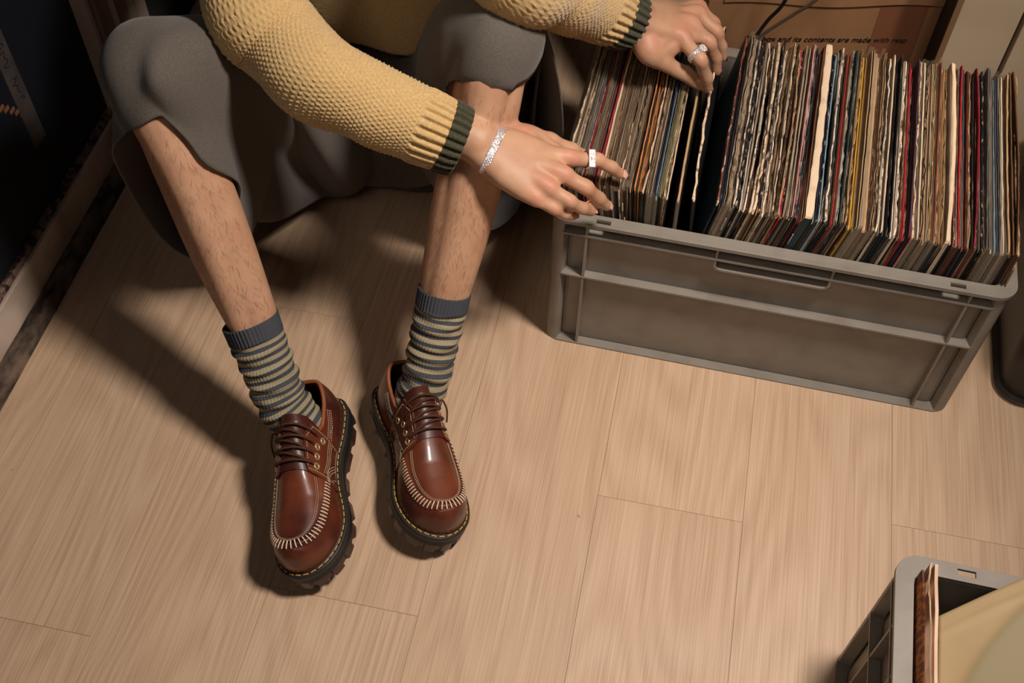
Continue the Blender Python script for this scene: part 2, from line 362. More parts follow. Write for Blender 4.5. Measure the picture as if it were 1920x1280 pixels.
# ------------------------------------------------------------------ grey stacking crates
def crate(x0, y0, label, L=.6, W=.4, H=.267):
    t = thing('crate', label, 'crate', (x0 + L / 2, y0 + W / 2, 0))
    x1, y1 = x0 + L, y0 + W; i0 = .0172; i1 = .0196
    mb = MB()
    mb.prism([rrect(x0 + i0, x1 - i0, y0 + i0, y1 - i0, .022), list(reversed(rrect(x0 + i1, x1 - i1, y0 + i1, y1 - i1, .018)))], .004, H - .006)
    mb.prism([rrect(x0 + i0, x1 - i0, y0 + i0, y1 - i0, .022)], .0008, .0042)
    obj('tub', mb, GREY_PLASTIC, t)
    slots = []
    for sx in (x0 + .064, x1 - .083):
        for sy in (y0 + .0055, y1 - .0125): slots.append(list(reversed(rect(sx, sx + .019, sy, sy + .007))))
    mb = MB().prism([rrect(x0, x1, y0, y1, .026, 10), list(reversed(rrect(x0 + .0194, x1 - .0194, y0 + .0194, y1 - .0194, .014)))] + slots, H - .004, H)
    # hanging lip of the rim
    mb.prism([rrect(x0, x1, y0, y1, .026, 10), list(reversed(rrect(x0 + .0022, x1 - .0022, y0 + .0022, y1 - .0022, .024, 10)))], H - .006, H - .004)
    obj('rim', mb, GREY_PLASTIC, t, bevel=.0008)
    for z in (.0, .153, .2375):
        e = .0035 if z else .003
        mb = MB().prism([rrect(x0 + e, x1 - e, y0 + e, y1 - e, .024, 10), list(reversed(rrect(x0 + i0 - .0005, x1 - i0 + .0005, y0 + i0 - .0005, y1 - i0 + .0005, .022)))], z, z + .0032)
        obj('rib', mb, GREY_PLASTIC, t, bevel=.0008)
    zt = H - .0045
    for px in (x0 + .0535, x1 - .0535):
        obj('post', MB().box(px - .0017, px + .0017, y0 + .0042, y0 + i0 + .0003, .0033, zt), GREY_PLASTIC, t)
        obj('post', MB().box(px - .0017, px + .0017, y1 - i0 - .0003, y1 - .0042, .0033, zt), GREY_PLASTIC, t)
    for py in (y0 + .075, y0 + .13, y1 - .13, y1 - .075):
        obj('post', MB().box(x0 + .0042, x0 + i0 + .0003, py - .0017, py + .0017, .0033, zt), GREY_PLASTIC, t)
        obj('post', MB().box(x1 - i0 - .0003, x1 - .0042, py - .0017, py + .0017, .0033, zt), GREY_PLASTIC, t)
    for sx, sy in ((1, 1), (-1, 1), (-1, -1), (1, -1)):   # rounded corner columns, flush with the ribs
        qx, qy = (x0 if sx > 0 else x1), (y0 if sy > 0 else y1); e, r, a = .0048, .0165, .0225
        pl = [(a, e)] + [(e + r - r * math.sin(R(t)), e + r - r * math.cos(R(t))) for t in range(0, 91, 10)] + [(e, a), (i0 + .0004, a + .005), (i0 + .0004, i0 + .0004), (a + .005, i0 + .0004)]
        pl = [(qx + sx * u, qy + sy * v) for u, v in pl]
        obj('corner_column', MB().prism([pl], .0032, zt), GREY_PLASTIC, t, auto=40)
    cx = (x0 + x1) / 2
    for yy0, yy1 in ((y0 + .0042, y0 + i0 + .0003), (y1 - i0 - .0003, y1 - .0042)):
        path = [(cx - .0745, zt), (cx - .0745, .226), (cx - .071, .2205), (cx - .066, .219), (cx + .066, .219), (cx + .071, .2205), (cx + .0745, .226), (cx + .0745, zt)]
        rg = []
        for k, (px, pz) in enumerate(path):
            a = path[max(k - 1, 0)]; b = path[min(k + 1, 7)]; d = Vector((b[0] - a[0], b[1] - a[1])).normalized(); n = Vector((-d.y, d.x)) * .0016
            rg.append([(px - n.x, yy0, pz - n.y), (px + n.x, yy0, pz + n.y), (px + n.x, yy1, pz + n.y), (px - n.x, yy1, pz - n.y)])
        obj('handle_frame', MB().loft(rg), GREY_PLASTIC, t)
    return t
crate(-.164, .9914, 'grey plastic stacking crate packed with worn record sleeves, under both hands')
crate(.295, .210, 'grey plastic stacking crate at the front right, holding only a few loose sleeves')

# ------------------------------------------------------------------ record sleeves
PAPER = {'cream': (228, 201, 169), 'white': (236, 218, 196), 'tan': (192, 156, 116), 'brown': (112, 78, 54), 'black': (34, 33, 36), 'grey': (168, 151, 128),
 'taupe': (154, 132, 107), 'red': (186, 40, 50), 'crimson': (138, 30, 46), 'pink': (204, 142, 142), 'yellow': (214, 162, 48), 'orange': (208, 128, 70), 'blue': (142, 170, 186),
 'teal': (40, 70, 78), 'green': (130, 146, 110), 'purple': (84, 62, 76), 'rust': (134, 74, 60), 'olive': (118, 106, 68), 'slate': (88, 92, 98), 'peach': (214, 164, 128), 'navy': (36, 46, 66), 'gold': (168, 124, 66)}
def edge_mat(c, worn):
    other = {'black': (190, 170, 145), 'teal': (150, 140, 120), 'navy': (120, 112, 104)}.get(c, (96, 74, 54) if c in ('cream', 'white', 'tan', 'peach', 'taupe', 'grey') else (210, 184, 156))
    return mat('edge_%s_%s' % (c, 'worn' if worn else 'clean'), PAPER[c], .8, other, 85 if worn else 30, .85 if worn else .45, .3, 300, lo=.52 if worn else .6, hi=.62 if worn else .8, detail=6)
def cover_mat(c):
    return mat('cover_%s' % c, tuple(int(v * .8) for v in PAPER[c]), .6, tuple(int(v * .45) for v in PAPER[c]), 9, .8, lo=.45, hi=.6)
PLASTIC = clear_material('clear_plastic_sleeve', (190, 172, 146), .22, .18)
BASE_Z = .0068
def record(xt, t, colr, lean, worn, style, yf=1.0118, zf=.307, yb=1.332, zb=.336, plastic=False, cover=None, bow=0, flip=0):
    """a record sleeve standing on edge; xt is the x of its top centre, lean slopes it sideways; front corner (yf,zf), back corner (yb,zb)"""
    amp = .0007 if worn else .0002
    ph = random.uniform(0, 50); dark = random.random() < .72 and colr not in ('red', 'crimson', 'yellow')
    loop = []   # boundary points (y,z) from front bottom, up, along the top, down the back
    fr = random.uniform(.002, .006)
    for z in np.linspace(BASE_Z, zf - fr, 9): loop.append((yf, z, 'f'))
    loop.append((yf + fr * .3, zf - fr * .3, 'c'))
    for q in np.linspace(0, 1, 26)[1:]: loop.append((yf + fr + (yb - yf - 2 * fr) * q, zf + (zb - zf) * q, 't'))
    loop.append((yb - fr * .3, zb - fr * .3, 'c'))
    loop.append((yb, zb - fr, 'b')); loop.append((yb, BASE_Z, 'b'))
    n = len(loop); V = []; F = []; Mi = []
    sp = style  # 'open' shows two board edges with a groove, 'spine' is closed
    offs = (-.5, -.27, 0, .27, .5)
    for i, (y, z, k) in enumerate(loop):
        nz = 1 if k == 't' else (.6 if k == 'c' else 0); ny = -1 if k == 'f' else (-.6 if (k == 'c' and i < 12) else (.6 if k == 'c' else (1 if k == 'b' else 0)))
        xo = amp * (math.sin(y * 90 + ph) + .8 * math.sin(y * 237 + ph * 3) + random.uniform(-.7, .7)) + bow * math.sin((y - yf) / (yb - yf) * math.pi)
        if k == 'f': xo = bow * 0 + amp * random.uniform(-1, 1)
        tt = t * (1 + (.35 if k == 'c' and worn else 0) + random.uniform(-.12, .12) * (2 if worn else 1))
        cx = xt - math.tan(lean) * ((zf + zb) / 2 - z) + xo + (flip * ((zb - z) / .3) ** 2 if flip else 0)
        for o in offs:
            if sp == 'open': h = 0 if abs(o) > .4 else (-.0001 if abs(o) > .1 else -.0035)
            else: h = -.0004 if abs(o) > .4 else (.0002 if abs(o) > .1 else .0004)
            j = random.uniform(-.0007, .0007) if worn else random.uniform(-.0002, .0002)
            V.append((cx + o * tt, y + ny * (h + j), z + nz * (h + j)))
    for i in range(n - 1):
        for j in range(4):
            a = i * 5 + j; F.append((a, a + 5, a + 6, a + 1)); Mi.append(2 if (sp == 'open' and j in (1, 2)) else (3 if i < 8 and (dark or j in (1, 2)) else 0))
    F.append(tuple(i * 5 for i in range(n - 1, -1, -1))); Mi.append(1)
    F.append(tuple(i * 5 + 4 for i in range(n))); Mi.append(1)
    for j in range(4):
        F.append((j, j + 1, (n - 1) * 5 + j + 1, (n - 1) * 5 + j)); Mi.append(1)
    cx0 = xt - math.tan(lean) * ((zf + zb) / 2 - BASE_Z)
    mb = MB(); mb.v = V; mb.f = F; mb.m = Mi
    e = edge_mat(colr, worn); sm = cover_mat(random.choice(('black', 'black', 'black', 'navy', 'brown', 'teal', 'slate')) if dark else colr)  # dark fronts: shade below the front corner put into the edge colour
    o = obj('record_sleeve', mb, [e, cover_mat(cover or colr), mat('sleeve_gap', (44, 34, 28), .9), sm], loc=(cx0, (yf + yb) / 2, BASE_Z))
    if plastic:
        pb = MB(); rg = []
        for z, kz in ((BASE_Z, 0), (.12, .4), (.22, .7), (zf + .004, 1)):
            c = xt - math.tan(lean) * ((zf + zb) / 2 - z); h = t / 2 + .0012
            top = (lambda yy: zf + .003 + (zb + .003 - zf - .003) * (yy - yf) / (yb - yf)) if kz == 1 else (lambda yy: z)
            jj = random.uniform(-.0006, .0006)
            rg.append([(c - h, yf - .0012, top(yf)), (c + h + jj, yf - .0012, top(yf)), (c + h, yb + .002, top(yb)), (c - h + jj, yb + .002, top(yb))])
        obj('plastic_sleeve', MB().loft(rg, True, False), PLASTIC, parent=o)
    return o

POS = []; SLEEVES = []   # (object, colour word, worn, plastic, thick, row)
def row(items, px2x, leanf, rowname, zfun, xend):
    xs = [px2x(it[0]) for it in items] + [xend]
    for i, it in enumerate(items):
        px, c, st = it[:3]; opt = it[3] if len(it) > 3 else ''
        wd = xs[i + 1] - xs[i]
        if 't' in opt: t = wd - .0006
        else: t = wd * random.uniform(.52, .80)
        x = xs[i] + wd / 2
        zf, zb, yj = zfun(px)
        dz = random.gauss(0, .0042) if 'T' not in opt else .011
        o = record(x, max(t, .0016), c, leanf(px), 'w' in opt, st, yf=1.0118 + yj + random.uniform(0, .004), zf=zf + dz * .5 + random.uniform(-.002, .002), yb=1.332 + random.uniform(-.005, .004), zb=zb + dz, plastic='p' in opt, cover=('black' if 'k' in opt else None), bow=(.004 if 'b' in opt else random.gauss(0, .0006)))
        POS.append((o, x, leanf(px), (zf + zb) / 2))
        SLEEVES.append((o, c, 'w' in opt, 'p' in opt, t > .006, rowname))
def lerp(a, b, t): return a + (b - a) * max(0, min(1, t))
# front row part: sleeves under the hands (left), zoom columns measured along one line of the photograph
L1 = [(88, 'cream', 'spine', 'w'), (97, 'grey', 'open', 'p'), (108, 'tan', 'spine', ''), (119, 'grey', 'spine', 'p'), (131, 'cream', 'open', 'w'), (142, 'taupe', 'open', 'p'), (155, 'slate', 'spine', ''), (166, 'taupe', 'open', 'p'), (179, 'grey', 'open', ''), (192, 'slate', 'spine', ''), (201, 'peach', 'spine', 'w'), (214, 'crimson', 'spine', ''),
 (226, 'taupe', 'spine', ''), (238, 'grey', 'open', 'p'), (252, 'taupe', 'open', ''), (265, 'brown', 'spine', ''), (277, 'purple', 'spine', 'p'), (290, 'taupe', 'open', ''), (302, 'red', 'spine', ''), (314, 'tan', 'open', ''), (326, 'cream', 'spine', 'p'), (340, 'tan', 'open', ''), (352, 'taupe', 'open', 'w'), (365, 'tan', 'spine', ''), (378, 'taupe', 'open', 'p'), (391, 'brown', 'open', ''), (404, 'taupe', 'spine', ''),
 (418, 'grey', 'open', 'p'), (431, 'brown', 'spine', ''), (444, 'taupe', 'open', ''), (457, 'cream', 'spine', 'w'), (470, 'taupe', 'open', ''), (483, 'taupe', 'spine', 'p'), (496, 'grey', 'open', ''), (509, 'tan', 'open', 'w'), (522, 'taupe', 'open', ''), (535, 'tan', 'spine', ''), (548, 'black', 'open', ''), (560, 'orange', 'spine', 'Tk'), (573, 'brown', 'open', ''), (586, 'gold', 'spine', ''), (599, 'orange', 'open', 'w'), (612, 'brown', 'open', ''), (625, 'cream', 'spine', 'w'), (637, 'black', 'spine', ''), (649, 'tan', 'open', 'w'), (661, 'taupe', 'open', 'p'), (675, 'grey', 'spine', 'p'), (689, 'slate', 'open', 'p'), (702, 'navy', 'spine', ''), (713, 'blue', 'spine', 'p'), (726, 'taupe', 'open', ''), (737, 'green', 'spine', ''), (748, 'tan', 'open', ''), (759, 'green', 'spine', 'w'), (770, 'peach', 'open', 'w'), (785, 'cream', 'spine', 'k')]
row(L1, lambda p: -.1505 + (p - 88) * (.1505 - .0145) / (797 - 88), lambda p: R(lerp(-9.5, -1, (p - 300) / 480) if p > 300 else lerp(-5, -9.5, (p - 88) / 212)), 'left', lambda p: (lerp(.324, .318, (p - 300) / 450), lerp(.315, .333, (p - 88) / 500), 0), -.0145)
# the two sleeves pulled forward by the hand
o = record(-.001, .0028, 'tan', R(-2), False, 'spine', zf=.318, zb=.326, yb=1.31, cover='olive', plastic=True, bow=-.002)
tag(o, 'yellowish tan sleeve pinched between thumb and forefinger of the upper hand', 'record', 'record sleeves in the full crate')
o = record(.0165, .0028, 'cream', R(-4), True, 'spine', zf=.326, zb=.349, yb=1.332, cover='black', bow=-.003)
tag(o, 'black sleeve with worn cream edge standing alone right of the upper hand', 'record', 'record sleeves in the full crate')
# back row part: the tightly packed sleeves to the right
L2 = [(222, 'teal', 'spine', ''), (231, 'rust', 'spine', 'Tw'), (243, 'black', 'spine', ''), (258, 'navy', 'spine', ''), (270, 'grey', 'open', 'tpTw'), (288, 'taupe', 'spine', 'tpw'), (306, 'grey', 'open', 'pw'), (322, 'white', 'spine', 'w'), (334, 'black', 'spine', 'wT'), (347, 'black', 'open', 'w'), (358, 'white', 'spine', ''), (369, 'cream', 'open', ''), (381, 'white', 'spine', 'wb'), (392, 'black', 'spine', 'w'), (403, 'brown', 'open', 'w'), (414, 'cream', 'spine', 'wb'), (428, 'black', 'open', ''), (438, 'cream', 'spine', 'wt'), (453, 'gold', 'spine', ''), (465, 'black', 'spine', 'w'), (476, 'cream', 'open', 'w'), (488, 'white', 'spine', 'w'), (500, 'tan', 'open', 'w'), (511, 'tan', 'open', 'w'), (522, 'grey', 'spine', 'p'), (534, 'cream', 'spine', 'wT'), (546, 'tan', 'open', 'w'), (557, 'brown', 'open', 'w'), (568, 'tan', 'spine', 'wb'), (580, 'red', 'spine', 'w'), (592, 'black', 'spine', 'w'), (604, 'cream', 'open', ''), (615, 'grey', 'open', 'p'), (627, 'grey', 'spine', ''), (638, 'cream', 'spine', ''), (648, 'pink', 'spine', 'T'), (660, 'cream', 'open', 'w'), (671, 'navy', 'spine', 'w'), (681, 'crimson', 'spine', ''), (691, 'brown', 'open', ''), (702, 'tan', 'open', ''), (713, 'brown', 'spine', ''), (722, 'cream', 'spine', 'tT'), (765, 'green', 'spine', ''), (775, 'navy', 'spine', ''), (784, 'black', 'spine', 'w'), (795, 'blue', 'spine', ''), (805, 'cream', 'open', 'wb'), (816, 'black', 'spine', ''), (826, 'white', 'spine', 'w'), (838, 'slate', 'open', ''), (848, 'olive', 'spine', 'w'), (858, 'brown', 'open', ''), (867, 'red', 'spine', ''),
 (878, 'brown', 'spine', ''), (887, 'white', 'open', 'w'), (898, 'black', 'spine', 'w'), (908, 'teal', 'spine', 'T'), (919, 'tan', 'open', 'w'), (930, 'cream', 'open', 'w'), (941, 'tan', 'spine', 'w'), (951, 'brown', 'open', 'w'), (961, 'yellow', 'spine', ''), (972, 'gold', 'spine', ''), (983, 'olive', 'spine', 'pt'), (1000, 'tan', 'open', 'ptT'), (1020, 'taupe', 'spine', 'pt'), (1040, 'tan', 'spine', 'pt'), (1060, 'brown', 'open', 'pw'), (1075, 'tan', 'open', 'pwT'), (1090, 'brown', 'spine', 'w'), (1101, 'black', 'open', 'w'), (1112, 'white', 'spine', 'w'), (1124, 'cream', 'open', ''), (1135, 'cream', 'spine', 'T'), (1147, 'slate', 'spine', ''), (1158, 'black', 'open', ''), (1169, 'grey', 'open', 'w'), (1180, 'black', 'spine', 'T'), (1190, 'white', 'spine', ''), (1201, 'cream', 'open', ''), (1211, 'white', 'spine', 'w'), (1222, 'brown', 'open', ''), (1233, 'tan', 'open', 'w'), (1244, 'crimson', 'spine', ''), (1254, 'red', 'spine', ''), (1264, 'tan', 'open', 'w'), (1275, 'black', 'open', ''), (1284, 'purple', 'spine', 'T'), (1294, 'crimson', 'spine', ''), (1304, 'cream', 'spine', 'w'), (1315, 'grey', 'open', 'p'), (1327, 'cream', 'spine', 'p'), (1339, 'black', 'spine', 'w'), (1349, 'tan', 'open', 'tpw'), (1365, 'tan', 'spine', 'p'), (1378, 'cream', 'open', 'p'),
 (1390, 'gold', 'spine', 'w'), (1402, 'taupe', 'open', 'p'), (1414, 'rust', 'spine', 'pT'), (1426, 'peach', 'spine', 'w'), (1437, 'tan', 'open', ''), (1448, 'gold', 'spine', ''), (1459, 'tan', 'open', 'w'), (1470, 'brown', 'spine', ''), (1480, 'cream', 'spine', 'tbT'), (1503, 'peach', 'spine', ''), (1514, 'black', 'open', ''), (1524, 'rust', 'spine', 'w'), (1534, 'cream', 'open', ''), (1543, 'red', 'spine', ''), (1554, 'tan', 'open', ''), (1563, 'teal', 'spine', ''), (1572, 'rust', 'spine', ''), (1583, 'rust', 'open', ''), (1594, 'brown', 'open', ''), (1605, 'tan', 'spine', 'w'), (1616, 'black', 'spine', ''), (1627, 'crimson', 'spine', 'Tb'), (1638, 'tan', 'open', ''), (1650, 'brown', 'open', ''), (1660, 'slate', 'spine', ''), (1671, 'black', 'spine', 'w'), (1683, 'gold', 'open', 'w'), (1694, 'slate', 'spine', 'p'), (1706, 'grey', 'open', 'pT'), (1718, 'white', 'spine', 'p'), (1730, 'slate', 'open', 'p'), (1742, 'blue', 'spine', 'p'), (1754, 'slate', 'open', 'pt'), (1772, 'grey', 'spine', 'p'), (1784, 'white', 'spine', 'p'), (1796, 'taupe', 'open', 'p'), (1808, 'tan', 'spine', ''), (1820, 'gold', 'open', ''), (1831, 'brown', 'spine', ''), (1842, 'brown', 'spine', 'bT'), (1856, 'tan', 'spine', 'tw')]
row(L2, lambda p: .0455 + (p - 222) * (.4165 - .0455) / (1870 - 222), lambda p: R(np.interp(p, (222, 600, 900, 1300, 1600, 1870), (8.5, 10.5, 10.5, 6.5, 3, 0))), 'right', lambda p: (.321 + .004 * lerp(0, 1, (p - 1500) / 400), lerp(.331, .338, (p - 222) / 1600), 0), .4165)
o = record(.4185, .0015, 'tan', R(-1), True, 'spine', zf=.30, zb=.342, yb=1.33)
tag(o, 'tan board like sleeve splayed out at the far right end of the full crate', 'record', 'record sleeves in the full crate')
# labels that count from sleeves easy to find
marks = {}
WORDS = {'cream': 'cream', 'white': 'white', 'tan': 'tan', 'brown': 'brown', 'black': 'black', 'grey': 'grey', 'taupe': 'taupe', 'slate': 'slate grey', 'gold': 'golden brown', 'rust': 'rust brown'}
ORD = ['first', 'second', 'third', 'fourth', 'fifth', 'sixth', 'seventh', 'eighth', 'ninth', 'tenth', 'eleventh', 'twelfth', 'thirteenth', 'fourteenth', 'fifteenth', 'sixteenth', 'seventeenth', 'eighteenth', 'nineteenth', 'twentieth']
LAND = {('left', 'crimson'): 'the left crimson sleeve', ('left', 'red'): 'the left bright red sleeve', ('left', 'orange'): 'the tall orange sleeve', ('left', 'blue'): 'the left pale blue sleeve'}
lastland, cnt = None, 0
seen_r = 0
for o, c, wn, pl, th, rw in SLEEVES:
    desc = ('plastic wrapped ' if pl else '') + ('worn ' if wn else '') + ('thick ' if th else '') + WORDS.get(c, c) + ' record sleeve'
    key = (rw, c); new = None
    if rw == 'left' and key in LAND and key not in marks: new = {'crimson': 'crimson record sleeve left of the bright red one, behind the lower hand', 'red': 'bright red record sleeve by the thumb of the lower hand', 'orange': 'orange and black sleeve touched by the fingertip of the lower hand', 'blue': 'pale blue sleeve in the left half, just left of the gap'}[c]; lm = LAND[key]
    elif rw == 'right' and c == 'pink' : new = 'pink record sleeve standing taller in the packed right part'; lm = 'the pink sleeve'
    elif rw == 'right' and c == 'yellow': new = 'bright yellow record sleeve in the middle of the packed right part'; lm = 'the bright yellow sleeve'
    elif rw == 'right' and c == 'red' and seen_r == 0: new = 'faded red worn sleeve, leftmost red one of the packed right part'; lm = 'the faded red sleeve'; seen_r = 1
    elif rw == 'right' and c == 'red' and seen_r == 1: new = 'clean bright red sleeve a little left of the yellow one'; lm = 'the clean red sleeve'; seen_r = 2
    elif rw == 'right' and c == 'cream' and th and 'thickcream' not in marks: new = 'very thick cream sleeve, the widest one in the right part'; lm = 'the very thick cream sleeve'; marks['thickcream'] = 1
    elif rw == 'right' and c == 'gold' and 'g1' not in marks: new = 'golden brown sleeve, leftmost golden one of the packed right part'; lm = 'the leftmost golden sleeve'; marks['g1'] = 1
    elif rw == 'right' and c == 'purple': new = 'dark purple record sleeve standing tall right of the yellow one'; lm = 'the tall purple sleeve'
    elif rw == 'right' and c == 'red' and seen_r == 3: new = 'clean scarlet sleeve in the right quarter of the full crate'; lm = 'the scarlet sleeve'; seen_r = 4
    elif rw == 'right' and c == 'blue' and 'rblue' in marks and 'rblue2' not in marks: new = 'pale blue sleeve in plastic near the right end of the full crate'; lm = 'the pale blue sleeve'; marks['rblue2'] = 1
    elif rw == 'right' and c == 'crimson' and seen_r == 4: new = 'tall crimson bent sleeve right of the scarlet sleeve'; lm = 'the tall crimson bent sleeve'; seen_r = 5
    elif rw == 'right' and c == 'slate' and lastland and 'yellow' in lastland[1] and 'sl' not in marks: new = 'slate grey sleeve among white ones, midway between the yellow and purple sleeves'; lm = 'the midway slate grey sleeve'; marks['sl'] = 1
    if rw == 'right' and c == 'blue': marks['rblue'] = 1
    if rw == 'right' and c == 'red' and seen_r == 2 and new is None: seen_r = 3
    if new: marks[key] = 1; lab = new; lastland = (rw, lm); cnt = 0
    else:
        if lastland is None or lastland[0] != rw: lastland = (rw, 'the left crate end' if rw == 'left' else 'the dark gap'); cnt = 0
        cnt += 1; lab = '%s, %s right of %s' % (desc, ORD[min(cnt, 20) - 1], lastland[1])
    tag(o, lab, 'record', 'record sleeves in the full crate')
# titles printed on three spines
WINK = mat('white_ink', (190, 180, 160), .6)
for (a_, b_, n_) in (((0.0603, 1.0112, 0.3032), (0.0599, 1.0112, 0.2809), 9), ((0.1468, 1.0112, 0.2956), (0.1470, 1.0112, 0.2773), 8), ((-0.0699, 1.0112, 0.2971), (-0.0675, 1.0112, 0.2837), 7), ((-0.0661, 1.0112, 0.2718), (-0.0652, 1.0112, 0.2659), 3)):
    a_, b_ = Vector(a_), Vector(b_); zc = (a_.z + b_.z) / 2
    best = min(POS, key=lambda q: abs(q[1] - math.tan(q[2]) * (q[3] - zc) - (a_.x + b_.x) / 2)); mb = MB()
    for k in range(n_):
        z = a_.z + (b_.z - a_.z) * (k + .5) / n_; x = best[1] - math.tan(best[2]) * (best[3] - z); h = abs(b_.z - a_.z) / n_ * random.uniform(.25, .38)
        mb.box(x - .0006, x + .0005, 1.0098, 1.0118, z - h, z + h * .2); mb.box(x - .0006 + random.uniform(0, .0008), x + .0005, 1.0098, 1.0118, z + h * .5, z + h)
    obj('spine_print', mb, WINK, best[0])

# sleeves in the front crate
def board(name, pts, t, m, label, cat='record', group=None, n=12, wav=.0006):
    """upright card given by a polyline of top points (x,y,z); hangs down to z=.012"""
    P = crs(pts, n); mb = MB(); rings = []
    for i, p in enumerate(P):
        j = random.uniform(-wav, wav)
        d = P[min(i + 1, n - 1)] - P[max(i - 1, 0)]; nn = np.array([d[1], -d[0], 0]); nn = nn / (np.linalg.norm(nn) + 1e-9) * t / 2
        rings.append([p - nn * 1 + [j, 0, -.0006], p + [j, 0, j], p + nn + [j, 0, -.0006], (p[0] + nn[0] + j * .3, p[1] + nn[1], .012), (p[0] - nn[0] + j * .3, p[1] - nn[1], .012)])
    o = obj(name, MB().loft(rings), m, auto=50); return tag(o, label, cat, group)
FG = 'loose sleeves in the front crate'
RATTAN = mat('woven_brown_cover', (132, 76, 36), .6, (84, 44, 22), 120, .9, .2, 300, stretch=(1, 1.6, .6), detail=1, lo=.45, hi=.55)
board('record_sleeve', [(.3185, .585, .285), (.3190, .45, .287), (.3190, .27, .287)], .0022, RATTAN, 'brown patterned sleeve at the left side of the front crate', 'record', FG)
board('record_sleeve', [(.3245, .591, .293), (.322, .565, .292), (.3245, .53, .291), (.325, .40, .29), (.3245, .272, .29)], .0016, mat('torn_card', (206, 176, 146), .8, (172, 136, 106), 60, .7), 'thin cream sleeve with a torn edge, second from the left in the front crate', 'record', FG, 24, .0005)
board('record_sleeve', [(.3295, .590, .293), (.3297, .42, .292), (.3297, .272, .292)], .0034, mat('pale_card', (226, 198, 172), .7, (190, 150, 120), 25, .6), 'pale pink cream sleeve edge, third from the left in the front crate', 'record', FG)
# leaning inner sleeve of yellowed paper with the ring of the record pressed through
YP = mat('yellowed_paper', (178, 152, 112), .55, (160, 136, 98), 9, .7, .04, 60)
T0, T1 = Vector((.336, .540, .2785)), Vector((.418, .590, .315)); B0 = Vector((.338, .255, .262)); 
ex_ = (T1 - T0).normalized(); dn = (B0 - T0); dn = dn.normalized()
nrm = ex_.cross(dn).normalized(); 
if nrm.z < 0: nrm = -nrm
mb = MB(); G = []; nu, nv = 84, 84
for i in range(nu + 1):
    for j in range(nv + 1):
        u, v = i / nu * .315, j / nv * .31
        rr = math.hypot(u - .15, v - .165); b = -.0 + .0022 / (1 + math.exp((rr - .148) / .0022)) + .0012 * math.sin(u * 30) * (1 if v < .02 else .2)
        if v < .028 and .012 < v: b += .0014 * math.exp(-((v - .02) / .003) ** 2)
        p = T0 + ex_ * u + dn * v + nrm * b; G.append(p)
gv = [tuple(p) for p in G] + [tuple(p - nrm * .0022) for p in G]; n1 = len(G); ff = []
for i in range(nu):
    for j in range(nv):
        a = i * (nv + 1) + j; q = (a, a + 1, a + nv + 2, a + nv + 1); ff.append(q); ff.append(tuple(reversed([k + n1 for k in q])))
def skirt_edge(ids):
    for a, b in zip(ids[:-1], ids[1:]): ff.append((a, b, b + n1, a + n1))
skirt_edge([i * (nv + 1) for i in range(nu + 1)]); skirt_edge([i * (nv + 1) + nv for i in range(nu + 1)][::-1]); skirt_edge(list(range(nv + 1))[::-1]); skirt_edge([nu * (nv + 1) + j for j in range(nv + 1)])
o = obj('record_sleeve', MB().add(gv, ff), YP, smooth=True)
dv = np.array([1 / (1 + math.exp((math.hypot((k_ % n1) // (nv + 1) / nu * .315 - .15, (k_ % n1) % (nv + 1) / nv * .31 - .165) - .1475) / .0012)) for k_ in range(len(gv))], np.float32)
o.data.attributes.new('disc', 'FLOAT', 'POINT').data.foreach_set('value', dv)
_N = YP.node_tree.nodes; _b = _N['Principled BSDF']; _s = _b.inputs['Base Color'].links[0].from_socket; _a = _N.new('ShaderNodeAttribute'); _a.attribute_name = 'disc'; _x = _N.new('ShaderNodeMixRGB')
YP.node_tree.links.new(_a.outputs['Fac'], _x.inputs[0]); YP.node_tree.links.new(_s, _x.inputs[1]); _x.inputs[2].default_value = (*lin((148, 135, 103)), 1); YP.node_tree.links.new(_x.outputs[0], _b.inputs['Base Color']); tag(o, 'yellowed paper inner sleeve leaning across the front crate, a disc showing through', 'record', FG)

# dark translucent plastic tub at the right edge
SMOKE = clear_material('smoky_plastic', (46, 40, 38), .80, .3)
tb = thing('storage_tub', 'dark smoky plastic storage tub on the floor right of the full crate', 'tub', (.7, 1.24, 0))
TX, TY = .488, 1.022
mb = MB(); rings = []
for z, i in ((.002, .012), (.012, .008), (.0125, .016), (.022, .017), (.12, .010), (.2, .004), (.205, -.006), (.215, -.006), (.215, .002), (.12, .0125), (.024, .0195), (.016, .03)):
    rings.append([(x, y, z) for x, y in rrect(TX + i, .93 - i, TY + i, 1.40 - i, .045 - i * .6, 8)])
mb.loft(rings, True, False); n = len(rings[0]); mb.f.append(tuple(range(n - 1, -1, -1))); mb.m.append(0); mb.f.append(tuple(range(len(mb.v) - n, len(mb.v)))); mb.m.append(0)
obj('tub', mb, SMOKE, tb, auto=40)

# ------------------------------------------------------------------ the sitting person
PO = (-.465, 1.33, 0)
person = thing('person', 'person in yellow sweater and grey shorts sitting with hands on the crate of records', 'person', PO)
V3 = lambda p: Vector(p)
